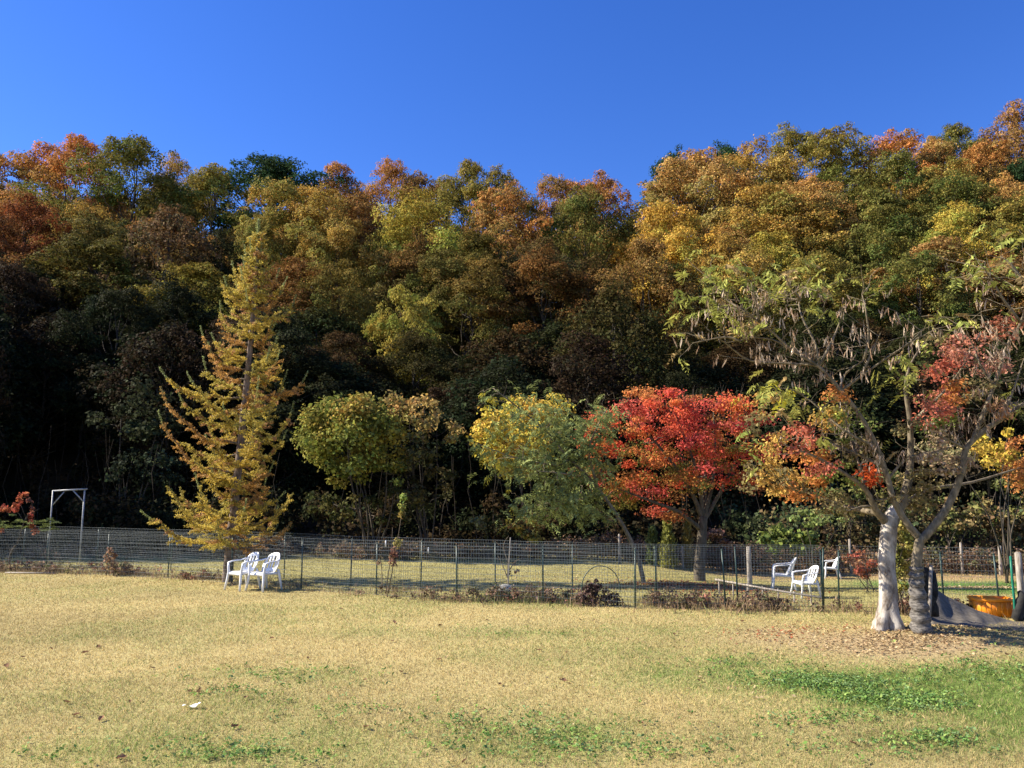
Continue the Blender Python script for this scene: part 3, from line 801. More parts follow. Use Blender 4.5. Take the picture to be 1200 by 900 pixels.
for k in range(NB):
    t = .165 + .80 * (k / NB) ** .95
    ip = t * (nt_ - 1); i0 = int(ip); st = tp[i0] * (1 - ip + i0) + tp[min(i0 + 1, nt_ - 1)] * (ip - i0)
    th = k * 2.39996 + r.normal() * .3
    d = np.array([math.cos(th), math.sin(th), 0])
    Lb = 3.0 * (1 - t) ** 1.02 * r.uniform(.5, 1.08) * (1.12 if d[0] < -.3 else .92) * (.85 if t < .2 else .72 if t > .84 else 1) * (1.3 if r.random() < .12 else 1) + .07
    Lb = min(Lb, 2.15 if d[0] < 0 else 1.8)
    if .25 < t < .36 and r.random() < .4: Lb *= .5
    s = np.linspace(0, 1, 9)
    droop, lift = r.uniform(.02, .32), r.uniform(.3, .85) * (1.0 if t < .8 else .6)
    P_ = st + d * (Lb * s * (1 - .12 * s * s))[:, None] + np.array([0, 0, 1]) * (Lb * (-droop * s + lift * s ** 2.3))[:, None]
    P_[1:] += r.normal(size=(8, 3)) * .018 * Lb
    br.tube(P_ - FO, np.linspace(.011 + .011 * Lb, .004, 9), 4, caps=False)
    mixv = r.random()
    base = np.array((.58, .41, .07)) * (1 - mixv) + np.array((.48, .40, .085)) * mixv
    if r.random() < .16: base = np.array((.50, .28, .08))
    needles(P_[1:7] - FO, base); needles(P_[6:] - FO, base * .55 + np.array((.13, .17, .06)) * .5, ln=.05, spread=.7)
    if r.random() < .45 and t < .9:    # a green leading shoot
        tip = P_[-1]; dd = unit(P_[-1] - P_[-2] + np.array([0, 0, .10]))
        S = np.array([tip, tip + dd * .14, tip + dd * .3 + np.array([0, 0, .02])])
        br.tube(S - FO, [.005, .004, .003], 3, caps=False); needles(S - FO, (.26, .30, .11), .016, .04, .6)
    ntw = int(5 + 10 * Lb)
    for q in range(ntw):
        u = .12 + .84 * (q + r.random()) / ntw
        ii = u * 8; j0 = int(ii); p0 = P_[j0] * (1 - ii + j0) + P_[min(j0 + 1, 8)] * (ii - j0)
        D = unit(P_[min(j0 + 1, 8)] - P_[j0]); sd_ = unit(np.cross(D, (0, 0, 1))) * (1 if q % 2 else -1)
        tl = (.16 + .34 * (1 - u) * min(1, Lb)) * r.uniform(.6, 1.25)
        e = p0 + (D * .55 + sd_ * .75 + np.array([0, 0, r.uniform(-.55, .12)])) * tl
        Q_ = np.array([p0, (p0 + e) / 2 + np.array([0, 0, .03 * tl]), e])
        br.tube(Q_ - FO, [.006, .005, .003], 3, caps=False)
        tone = base * r.uniform(.8, 1.15)
        if r.random() < .12: tone = np.array((.46, .25, .10))
        needles(Q_ - FO, tone)
top = tp[-7:]
needles(top - FO, (.26, .30, .11), .010, .085, .7)
br.build('branches', M_TWIG, o); nd.build('crown', M_NEEDLE, o)

# --- big maple on the mound, right
r = np.random.default_rng(91)
foot = G(1041, 737); Ym = foot.y
o = thing('maple_tree', foot, 'stout maple with a pale sunlit trunk and mixed orange, red and green leaves', 'tree')
Lm = Limbs(foot)
P_ = dense([foot - Vector((0, 0, .25)), foot + Vector((0, 0, .02)), at(1041, 715, Ym), at(1041, 690, Ym), at(1039, 660, Ym), at(1041, 630, Ym), at(1044, 607, Ym), at(1050, 597, Ym + .05)], 4)
tt = np.linspace(0, 1, len(P_))
Lm.mb.tube(P_ - Lm.o, np.interp(tt, [0, .16, .3, .5, .66, .8, 1], [.27, .21, .14, .118, .122, .112, .085]), 20, rough=.06, flare=np.interp(tt, [0, .16, .3, .5, 1], [.3, .22, .07, .04, .05]))
Lm.mb.build('trunk', M_MAPLEBARK, o, True); Lm.mb = MB()
Lm.nodes += [(q, .12) for q in P_[10:]]
Lm.limb([at(1043, 615, Ym), at(1056, 590, Ym + .1), at(1064, 565, Ym + .2), at(1067, 530, Ym + .3), at(1066, 490, Ym + .3), at(1061, 455, Ym + .3), at(1068, 425, Ym + .4), at(1085, 400, Ym + .5)], .112, .008, 12, .06, power=.62)
Lm.limb([at(1040, 612, Ym), at(1026, 598, Ym - .1), at(1015, 575, Ym - .2), at(990, 555, Ym - .3), at(955, 535, Ym - .4), at(920, 522, Ym - .4)], .085, .010, 10, .05, power=.5)
Lm.limb([at(1018, 585, Ym - .15), at(1005, 540, Ym), at(995, 505, Ym + .2), at(985, 475, Ym + .3)], .032, .008)
Lm.limb([at(1066, 500, Ym + .3), at(1085, 480, Ym + .2), at(1110, 455, Ym + .1), at(1135, 420, Ym)], .04, .008)
Lm.limb([at(1066, 540, Ym + .3), at(1095, 530, Ym + .8), at(1125, 520, Ym + 1.2)], .05, .012)
Lm.limb([at(1050, 600, Ym), at(1085, 575, Ym + 1.0), at(1140, 565, Ym + 1.4), at(1205, 545, Ym + 1.7)], .045, .012)
Lm.limb([at(1030, 602, Ym), at(985, 592, Ym + .6), at(940, 575, Ym + .9)], .05, .012)
cr = MB()
RD, ORG, YG, GR, YO, DR, OL = (.58, .18, .11), (.54, .23, .07), (.42, .37, .09), (.22, .26, .07), (.52, .33, .09), (.40, .30, .18), (.22, .18, .08)
MCL = [(925, 565, 26, 14, 8, YO), (950, 575, 30, 12, 8, ORG), (905, 555, 16, 14, 5, YO), (930, 560, 20, 15, 5, OL), (935, 515, 20, 14, 8, RD), (945, 535, 25, 10, 6, ORG), (905, 525, 20, 20, 6, YO),
       (975, 480, 18, 16, 6, YG), (985, 465, 16, 10, 4, ORG), (975, 495, 20, 14, 6, YO), (1000, 500, 22, 20, 6, GR), (985, 555, 22, 16, 8, GR), (960, 545, 16, 14, 4, RD), (1020, 562, 10, 11, 5, (.56, .10, .03)),
       (1000, 525, 25, 14, 6, OL), (975, 590, 26, 10, 5, OL), (1000, 598, 25, 8, 5, OL), (1110, 440, 22, 18, 11, RD), (1135, 410, 26, 18, 12, (.50, .22, .14)), (1095, 470, 16, 22, 9, (.50, .19, .12)), (1100, 490, 18, 12, 6, RD),
       (1165, 425, 22, 16, 7, (.46, .22, .15)), (1120, 465, 20, 16, 6, ORG), (1145, 455, 20, 14, 5, OL), (1180, 390, 20, 18, 6, (.38, .14, .08)), (1100, 525, 26, 18, 9, DR), (1120, 545, 24, 12, 6, DR), (1085, 560, 24, 14, 6, OL),
       (1070, 500, 16, 14, 3, OL), (1110, 500, 24, 10, 5, GR), (1090, 390, 20, 15, 3, OL), (895, 475, 14, 12, 4, YO), (890, 500, 12, 16, 4, OL), (1175, 480, 14, 10, 4, (.45, .24, .12)), (1195, 560, 12, 20, 5, ORG), (880, 560, 10, 20, 3, OL), (1050, 585, 40, 10, 7, OL)]
for (cx, cy, rx, ry, n, col) in MCL:
    for (a_, b_, rp, cl) in cloud(r, cx, cy, rx, ry, n, 11, [col]):
        c = np.array(at(a_, b_, Ym + r.uniform(-.7, 1.2)))
        cl = np.array(cl) * r.uniform(.8, 1.15)
        clump(cr, r, c - Lm.o, rp * Ym / F * 1.4, 52, .058, cl, .6, .25, hollow=.05, updir=.8)
        if r.random() < .6: Lm.twig_to(c, r, .02)
Lm.mb.build('limbs', M_SILKBARK, o, True); cr.build('crown', M_MAPLE, o)  # limbs in darker bark than the trunk, painting their shade

# --- silk tree with pods, right of the maple
r = np.random.default_rng(93)
foot = G(1080, 742); Ys = foot.y
o = thing('silk_tree', foot, 'forked silk tree with bare limbs, hanging tan pods and a wrapped trunk foot', 'tree')
Lm = Limbs(foot)
Lm.limb([foot - Vector((0, 0, .2)), at(1078, 715, Ys), at(1074, 680, Ys), at(1075, 650, Ys), at(1079, 628, Ys)], .09, .066, 10, .06)
lf = Lm.limb([at(1079, 632, Ys), at(1062, 612, Ys), at(1047, 585, Ys), at(1040, 560, Ys), at(1028, 525, Ys), at(1008, 487, Ys), at(985, 457, Ys), at(960, 430, Ys), at(930, 412, Ys), at(900, 385, Ys), at(868, 362, Ys)], .058, .010, 8, .05)
rt = Lm.limb([at(1079, 634, Ys), at(1098, 612, Ys), at(1115, 585, Ys), at(1128, 550, Ys), at(1132, 526, Ys), at(1150, 507, Ys), at(1175, 490, Ys), at(1200, 473, Ys), at(1240, 450, Ys)], .066, .025, 8, .05)
r2 = Lm.limb([at(1140, 515, Ys), at(1152, 485, Ys + .1), at(1165, 452, Ys + .1), at(1172, 430, Ys + .1), at(1180, 405, Ys + .1), at(1196, 378, Ys + .1), at(1206, 340, Ys + .1), at(1200, 300, Ys + .1)], .036, .009, 7)
SUBS = [[(985, 457), (988, 442), (1000, 430), (1013, 421), (1016, 405)], [(986, 458), (1010, 440), (1040, 419), (1062, 404), (1080, 388)], [(960, 430), (955, 402), (940, 372), (937, 350), (950, 325)], [(937, 350), (925, 335), (920, 320)],
        [(938, 352), (910, 347), (890, 338)], [(960, 428), (925, 426), (880, 423), (850, 402), (828, 385)], [(868, 400), (850, 395), (812, 402)], [(900, 385), (880, 372), (855, 371)], [(930, 412), (905, 398), (870, 395)], [(1013, 421), (1018, 395), (1014, 360), (1010, 345)], [(1028, 525), (990, 505), (950, 470), (925, 455)],
        [(1036, 548), (1000, 530), (960, 515), (935, 513)], [(1042, 560), (1060, 540), (1090, 528)], [(1132, 526), (1110, 515), (1092, 505)], [(1165, 452), (1150, 430), (1140, 405), (1130, 380)], [(1180, 405), (1160, 390), (1150, 370)], [(1196, 378), (1175, 350), (1160, 325), (1150, 310)],
        [(1200, 330), (1185, 310), (1172, 300)], [(1204, 345), (1225, 310), (1235, 290)], [(960, 428), (975, 400), (985, 375), (990, 360)], [(1175, 490), (1190, 450), (1200, 420)], [(1010, 440), (1025, 405), (1032, 390)], [(870, 363), (850, 350), (835, 330)], [(890, 378), (885, 350), (880, 330)]]
tips = []
for s_ in SUBS:
    dy = 0; pts = []
    for k, (a_, b_) in enumerate(s_):
        dy += r.normal() * .22 if k else 0
        pts.append(at(a_, b_, Ys + dy))
    q = Lm.limb(pts, .024, .006, 5, .03, 3)
    tips.append(q)
allp = [q for q, ra in Lm.nodes if ra < .05]
cr, pd = MB(), MB()
for k in range(230):      # fine twigs
    q = allp[int(r.integers(0, len(allp)))]
    e = q + np.array([r.normal() * .35, r.normal() * .35, r.uniform(.05, .5)])
    Q_ = wander(r, q, e, 4, .06); Lm.mb.tube(Q_ - Lm.o, np.linspace(.007, .003, 4), 3, caps=False); tips.append(Q_)
FR = [(850, 322, 32, 16, 50), (905, 330, 25, 14, 34), (955, 332, 26, 14, 44), (930, 312, 24, 10, 22), (820, 350, 22, 20, 40), (850, 365, 25, 14, 30), (800, 400, 16, 14, 10), (1010, 345, 16, 8, 10), (1140, 318, 22, 16, 30), (1165, 300, 24, 18, 30), (1190, 285, 18, 14, 22),
      (1120, 375, 34, 8, 16), (1060, 430, 26, 16, 34), (1040, 450, 20, 12, 14), (900, 460, 22, 14, 40), (920, 465, 24, 14, 34), (885, 520, 8, 14, 10), (870, 530, 10, 12, 8), (1060, 505, 14, 14, 10), (935, 480, 16, 10, 14), (1180, 340, 20, 20, 14), (890, 385, 24, 10, 10), (1080, 400, 20, 12, 8), (965, 505, 18, 10, 8), (1175, 470, 24, 30, 12)]
for (px, py, rx, ry, n) in FR:
    for k in range(int(n * .48)):
        a_, b_ = px + rx * r.normal() * .75, py + ry * r.normal() * .85
        c = np.array(at(a_, b_, Ys + r.normal() * .45))
        th = r.uniform(0, 6.28); t = r.random()
        col = np.array((.22, .26, .06)) * (1 - t) + np.array((.42, .40, .10)) * t
        if 870 < px < 905 and 440 < py < 480 and r.random() < .6: col = np.array((.46, .42, .05))
        if r.random() < .15: col = np.array((.38, .27, .12))
        frond(cr, r, c - Lm.o, (math.cos(th), math.sin(th), r.uniform(-.5, .5)), r.uniform(.20, .36), col, droop=.8)
        if k % 6 == 0: Lm.twig_to(c, r, .009)
def pods(c, n):
    for q in range(n):
        l = r.uniform(.07, .17); w = r.uniform(.015, .026)
        c2 = c + np.array([r.normal() * .05, r.normal() * .05, -l * .6 - r.uniform(0, .08)])
        tone = np.array([(.46, .34, .24), (.40, .28, .18), (.52, .42, .32), (.30, .19, .12)][int(r.integers(0, 4))])
        T = unit(np.array([[r.normal() * .3, r.normal() * .3, -1]]))
        Nn = unit(np.array([[r.normal(), r.normal(), .1]]))
        for s_ in (0, .28, -.28):     # a pod is a narrow leaf-shaped strip, thicker mid-length
            pd.leaves((c2 + T[0] * l * s_ - Lm.o)[None], l * .62, w * (1.15 if s_ == 0 else .8), Nn, T, c=tone, r=r)
n = 0
while n < 340:
    Q_ = tips[int(r.integers(0, len(tips)))]; q = Q_[int(r.integers(len(Q_) // 2, len(Q_)))]
    px, py = proj(q[0], q[1], q[2])
    if py > 545 or py < 325 or px > 1230: continue
    pods(q, int(r.integers(2, 6))); n += 1
tr_ = Lm.mb.build('trunk', M_SILKBARK, o, True)
cr.build('crown', M_LEAF, o)
tag(pd.build('seed_pods', M_LEAF, o), kind='stuff')
# wrapped foot: ruched dark sheet round the trunk
wb = MB(); nz, na = 40, 22
zz = np.linspace(0, 1, nz)
pw = dense([foot - Vector((0, 0, .08)), at(1078, 718, Ys), at(1074, 685, Ys), at(1074, 664, Ys)], 13)
pw = pw[np.linspace(0, len(pw) - 1, nz).astype(int)]
Vw = []
for i in range(nz):
    for k in range(na):
        th = k / na * 6.28318
        rad = .148 - .068 * zz[i] + .017 * math.sin(i * 1.15 + .8 * math.sin(th * 2) + .5 * th) + .006 * math.sin(5 * th + i)
        Vw.append(pw[i] - Lm.o + np.array([rad * math.cos(th), rad * math.sin(th), 0]))
Qw = [(i * na + k, i * na + (k + 1) % na, (i + 1) * na + (k + 1) % na, (i + 1) * na + k) for i in range(nz - 1) for k in range(na)]
wb.add(np.array(Vw), np.array(Qw)); wb.build('trunk_wrap', M_WRAP, o, True)

# --- red and green shrub at the left edge
r = np.random.default_rng(95)
foot = G(12, 664); Yq = foot.y
o = thing('red_leaf_sapling', foot, 'small bent sapling with red brown leaves in front of the fence at the left edge', 'sapling')
Lm = Limbs(foot); cr = MB()
Lm.limb([foot - Vector((0, 0, .1)), at(12, 650, Yq), at(22, 632, Yq), at(28, 612, Yq), at(35, 600, Yq)], .03, .012, 6)
a1 = Lm.limb([at(28, 612, Yq), at(36, 602, Yq), at(46, 596, Yq)], .012, .005, 5)
a2 = Lm.limb([at(28, 612, Yq), at(20, 600, Yq), at(5, 597, Yq), at(-18, 604, Yq)], .012, .005, 5)
a3 = Lm.limb([at(30, 606, Yq), at(24, 588, Yq), at(33, 583, Yq), at(40, 600, Yq), at(40, 620, Yq)], .010, .004, 5)
for (px, py) in [(25, 580), (30, 580), (22, 585), (17, 592), (12, 596), (18, 597), (24, 590), (35, 587), (38, 596), (37, 602), (36, 606), (38, 616), (42, 624), (40, 621), (4, 594), (0, 597), (-6, 602), (2, 622), (8, 598), (36, 612)]:
    c = np.array(at(px, py, Yq + r.normal() * .1)); clump(cr, r, c - Lm.o, .09, 16, .11, [(.40, .10, .06), (.30, .12, .08), (.42, .14, .07)][int(r.integers(0, 3))], .9, .25, hollow=0)
for k in range(46):
    px, py = r.uniform(-8, 62), r.normal() * 5 + 613
    th = r.uniform(0, 6.28); frond(cr, r, np.array(at(px, py, Yq + r.normal() * .3)) - Lm.o, (math.cos(th), math.sin(th), .2), .3, (.15, .18, .06))
Lm.mb.build('trunk', M_GREYBARK, o, True); cr.build('crown', M_LEAF, o)

# --- tall thin weeds by the fence
def tall_weed(name, label, stems, tufts, Yd, seed, rad=.012):
    r = np.random.default_rng(seed)
    b0 = at(stems[0][0][0], stems[0][0][1], Yd); b0.z = float(gz(b0.x, b0.y))
    o = thing(name, b0, label, 'plant'); Lm = Limbs(b0); cr = MB()
    for s_ in stems:
        pts = [at(a_, b_, Yd) for a_, b_ in s_]; pts[0] = pts[0] - Vector((0, 0, .1))
        Lm.limb(pts, rad, .004, 5, n=3)
    for (px, py, rp, n, col) in tufts:
        clump(cr, r, np.array(at(px, py, Yd)) - Lm.o, rp * Yd / F, n, .07, col, 1.3, .2, hollow=0)
        Lm.twig_to(at(px, py, Yd), r, .005)
    Lm.mb.build('stem', M_TWIG, o, True); cr.build('foliage', M_LEAF, o)
tall_weed('tall_weed', 'tall thin weed with a yellow green leafy tip in front of the dark wood', [[(455, 690), (463, 650), (468, 620), (473, 585)], [(452, 690), (458, 650), (460, 618)], [(448, 688), (447, 662), (444, 655)]],
          [(473, 583, 4, 60, (.28, .36, .08)), (471, 594, 5, 70, (.32, .32, .08)), (471, 602, 4, 40, (.34, .26, .08)), (466, 637, 6, 70, (.34, .30, .10)), (462, 648, 6, 60, (.24, .12, .08)), (460, 660, 5, 30, (.26, .15, .10)), (444, 660, 3, 14, (.25, .18, .1))], 17.6, 61)
tall_weed('bare_sapling', 'thin bare sapling with few dark leaves behind the middle of the fence', [[(596, 692), (595, 672), (596, 655), (600, 640)], [(595, 672), (588, 660), (584, 652)], [(596, 664), (604, 658), (610, 655)], [(596, 655), (590, 640), (596, 628)]],
          [(606, 669, 3, 10, (.12, .07, .05)), (602, 661, 3, 8, (.14, .08, .05)), (598, 672, 3, 8, (.14, .1, .06))], 18.6, 62, .014)
tall_weed('dry_reed_clump', 'upright tan clump of dry reeds at the fence left of the larch', [[(128, 671), (128, 655), (130, 643)], [(125, 671), (125, 658), (126, 650)], [(133, 671), (134, 656), (135, 648)]],
          [(129, 646, 4, 50, (.36, .22, .14)), (127, 655, 6, 80, (.38, .25, .16)), (131, 664, 6, 80, (.34, .22, .13)), (134, 652, 3, 30, (.30, .18, .12))], 22.0, 63)
tall_weed('dark_dead_plant', 'dark withered plant clump inside the thin wire hoop', [[(694, 704), (694, 690), (690, 682)], [(698, 704), (698, 690), (702, 682)], [(702, 704), (706, 695), (708, 690)]],
          [(690, 690, 7, 70, (.08, .05, .045)), (700, 688, 7, 70, (.07, .045, .04)), (696, 698, 10, 140, (.10, .065, .05)), (712, 700, 12, 140, (.10, .07, .055)), (684, 702, 9, 90, (.14, .09, .07)), (722, 704, 7, 70, (.12, .09, .07))], 16.0, 64)

# ------------------------------------------------------------------ fences
def wire_fence(posts, label, h, first_h, seed, cell=.055, rows=(0.02, .12, .22, .32, .42, .53, .64, .75, .86, .95, 1.02, 1.09, 1.16), wr=.0022):
    r = np.random.default_rng(seed)
    b0 = (posts[0][0], posts[0][1], float(gz(*posts[0])))
    o = thing('wire_fence', b0, label, 'fence')
    O = np.array(b0)
    for i, (x, y) in enumerate(posts):
        z = float(gz(x, y)); mb = MB(); ln = r.normal(size=2) * .02
        Pp = [(x, y, z - .3), (x + ln[0] * .5, y + ln[1] * .5, z + .6), (x + ln[0], y + ln[1], z + h)]
        mb.tube(np.array(Pp) - O, .017, 8)
        po = mb.build('post', M_GREENPOST, o, True)
        cp = MB(); cp.tube(np.array([(x + ln[0], y + ln[1], z + h), (x + ln[0], y + ln[1], z + h + .02)]) - O, [.021, .017], 8); cp.build('post_cap', M_GREENPOST, po, True)
    for i in range(len(posts) - 1):
        a_, b_ = np.array(posts[i]), np.array(posts[i + 1])
        ln = np.linalg.norm(b_ - a_); nseg = 8
        t = np.linspace(0, 1, nseg + 1); xy = a_ + (b_ - a_) * t[:, None]
        nrm = np.array([-(b_ - a_)[1], (b_ - a_)[0]]) / ln * -.022
        xy = xy + nrm + (np.sin(np.pi * t) * r.normal() * .02)[:, None] * nrm / .022
        zg = gz(xy[:, 0], xy[:, 1])
        sag = np.sin(np.pi * t) * r.uniform(-.015, .008)
        mb = MB()
        for hh in rows:
            mb.tube(np.column_stack([xy, zg + hh + sag]) - O, wr * 1.25, 3, caps=False)
        nv = int(ln / cell)
        for k in range(nv):
            tt = (k + .5) / nv
            x = np.interp(tt, t, xy[:, 0]); y = np.interp(tt, t, xy[:, 1]); z = np.interp(tt, t, zg)
            mb.tube(np.array([(x, y, z + rows[0]), (x, y, z + rows[-1])]) - O, wr * .85, 3, caps=False)
        mb.build('wire_panel', M_WIRE, o)
    return o, O
fo, FOo = wire_fence(FENCE_F, 'front green post and wire mesh fence between the dry lawn and the yard', 1.1, 0, 1)
for (px, py, Yy) in [(452, 637, 17.9), (448, 700, 17.9)][:1]:
    mb = MB(); c = at(px, py, Yy); mb.box((-.012, -.01, -.07), (.012, .01, .07), Matrix.Translation(c - Vector(FOo))); mb.build('white_tag', M_PAPER, fo)
ro, ROo = wire_fence(FENCE_R, 'second green post and wire fence running just behind the front one', 1.1, 0, 2, cell=.06)
for (px, py, Yy) in [(502, 645, 18.65)]:
    mb = MB(); c = at(px, py, Yy); mb.box((-.012, -.01, -.07), (.012, .01, .07), Matrix.Translation(c - Vector(ROo))); mb.build('white_tag', M_PAPER, ro)
FENCE_S = [(6.2, 15.7), (7.1, 15.6), (8.0, 15.3), (8.85, 15.0)]
wire_fence(FENCE_S, 'short wire fence between the big trunks and the right gate post', 1.05, 0, 3)

def post(name, label, px, py_top, py_bot, Yd, rad, m, cat='post', group=None, lean=0):
    if Yd is None:
        b0 = G(px, py_bot); Yd = b0.y
    else:
        b0 = at(px, py_bot, Yd); b0.z = float(gz(b0.x, b0.y))
    h = at(px, py_top, Yd).z - b0.z
    o = thing(name, b0, label, cat, group)
    mb = MB(); mb.tube([(0, 0, -.2), (lean * .3, 0, h * .35), (lean * .7, 0, h * .7), (lean, 0, h)], [rad * 1.08, rad, rad * .96, rad * .9], 10, rough=.06)
    mb.build('post_shaft', m, o)
    cp = MB(); cp.tube([(lean, 0, h), (lean, 0, h + rad * .25)], [rad * .88, rad * .6], 10); cp.build('post_top', m, o)
    return o
post('wooden_post', 'weathered wooden post right of the red maple trunk', 879, 641, 688, 18.6, .055, M_WOOD)
post('wooden_post', 'thin grey stake at the brush line left of the leaning trunk top', 726, 626, 652, 27.0, .035, M_WOOD)
post('wooden_post', 'grey stake in the brush left of the russet bush', 997, 632, 660, 28.0, .04, M_WOOD)
post('wooden_post', 'grey wooden stake in the brush left of the right gate post', 1173, 640, 672, 27.5, .06, M_WOOD, lean=.03)
post('wooden_post', 'short stake in the brush line behind the tarp', 1128, 636, 668, 28.0, .04, M_WOOD)
post('wooden_post', 'short grey stake in the brush near the columnar conifers', 800, 640, 655, 27.0, .03, M_WOOD)
post('wooden_post', 'thin leaning stake at the fence under the bronze shrub', 595, 630, 690, 18.4, .014, M_WOOD, lean=.06)
post('gate_post', 'thick weathered wooden gate post at the right edge', 1199, 648, 722, 14.2, .06, M_WOOD)
post('green_gate_upright', 'bright green steel upright beside the wooden gate post', 1190, 652, 722, 14.05, .02, rough_material('bright_green_steel', (.01, .13, .08), (.02, .18, .11), 10, rough=.4, bump=0))
b0 = G(1198, 726); mb = MB(); r = np.random.default_rng(8)
for k in range(3):
    mb.tube(wander(r, (r.normal() * .08, r.normal() * .05, -.02), (r.normal() * .08, r.normal() * .05, .5 - .1 * k), 6, .06), [.05, .09, .10, .09, .08, .03], 9, rough=.15)
tag(mb.build('dark_bag', M_DARK, None, True), 'dark crumpled bag at the foot of the wooden gate post', 'bag').location = b0 + Vector((-.02, -.16, 0))

# low rail of poles in the yard
A, B = at(838, 679, 17.9), at(965, 701, 15.9)
o = thing('low_rail', (A.x, A.y, float(gz(A.x, A.y))), 'low grey rail on short stakes in front of the plastic chairs', 'railing')
O = Vector(o.location); mb = MB()
mb.tube([A - O, (A * .5 + B * .5) - O + Vector((0, 0, -.01)), B - O], .02, 8); mb.build('rail', M_WOOD, o, True)
for k in range(7):
    t = (k + .3) / 7; q = A * (1 - t) + B * t
    mb = MB(); mb.tube([Vector((q.x, q.y + .03, float(gz(q.x, q.y)) - .15)) - O, Vector((q.x, q.y + .03, q.z + .03)) - O], .016, 6); mb.build('stake', M_WOOD, o)

# thin hoop
c0, c1 = at(682, 704, 16.0), at(727, 704, 16.0)
o = None; mb = MB(); base = Vector(((c0.x + c1.x) / 2, 16.0, float(gz((c0.x + c1.x) / 2, 16.0)))); hw_ = (c1.x - c0.x) / 2
pts = [(-hw_, 0, -.1), (-hw_, 0, .2)] + [(-hw_ * math.cos(q), .03 * math.sin(q), .34 + .42 * math.sin(q)) for q in np.linspace(0, math.pi, 14)] + [(hw_, 0, .2), (hw_, 0, -.1)]
mb.tube(pts, .010, 6); h_ = mb.build('wire_hoop', M_GREENPOST, None, True); h_.location = base
tag(h_, 'thin dark arched hoop standing at the fence left of the leaning trunk', 'hoop')

# pipe frame on the left
Yp = 26.0
pl, pr = at(57, 640, Yp), at(94.5, 640, Yp); zg = float(gz(pl.x, Yp)); zt = at(57, 575, Yp).z; zt2 = at(95, 573, Yp).z
o = thing('pipe_frame', (pl.x, Yp, zg), 'grey steel pipe frame with diagonal braces standing before the dark wood', 'frame')
O = Vector((pl.x, Yp, zg)); w = pr.x - pl.x; H1, H2 = zt - zg, zt2 - zg
for (nm, a_, b_, rr) in [('upright', (0, 0, -.2), (0, 0, H1), .022), ('upright', (w, 0, -.2), (w, 0, H2), .027), ('crossbar', (-.03, .02, H1 - .01), (w + .09, -.02, H2 + .0), .025), ('brace', (.02, 0, H1 - .46), (w * .36, 0, H1 - .03), .018), ('brace', (w - .02, 0, H2 - .40), (w * .62, 0, H2 - .03), .020)]:
    mb = MB(); mb.tube([a_, [(q + s) / 2 for q, s in zip(a_, b_)], b_], rr, 10); mb.build(nm, M_PIPE, o, True)

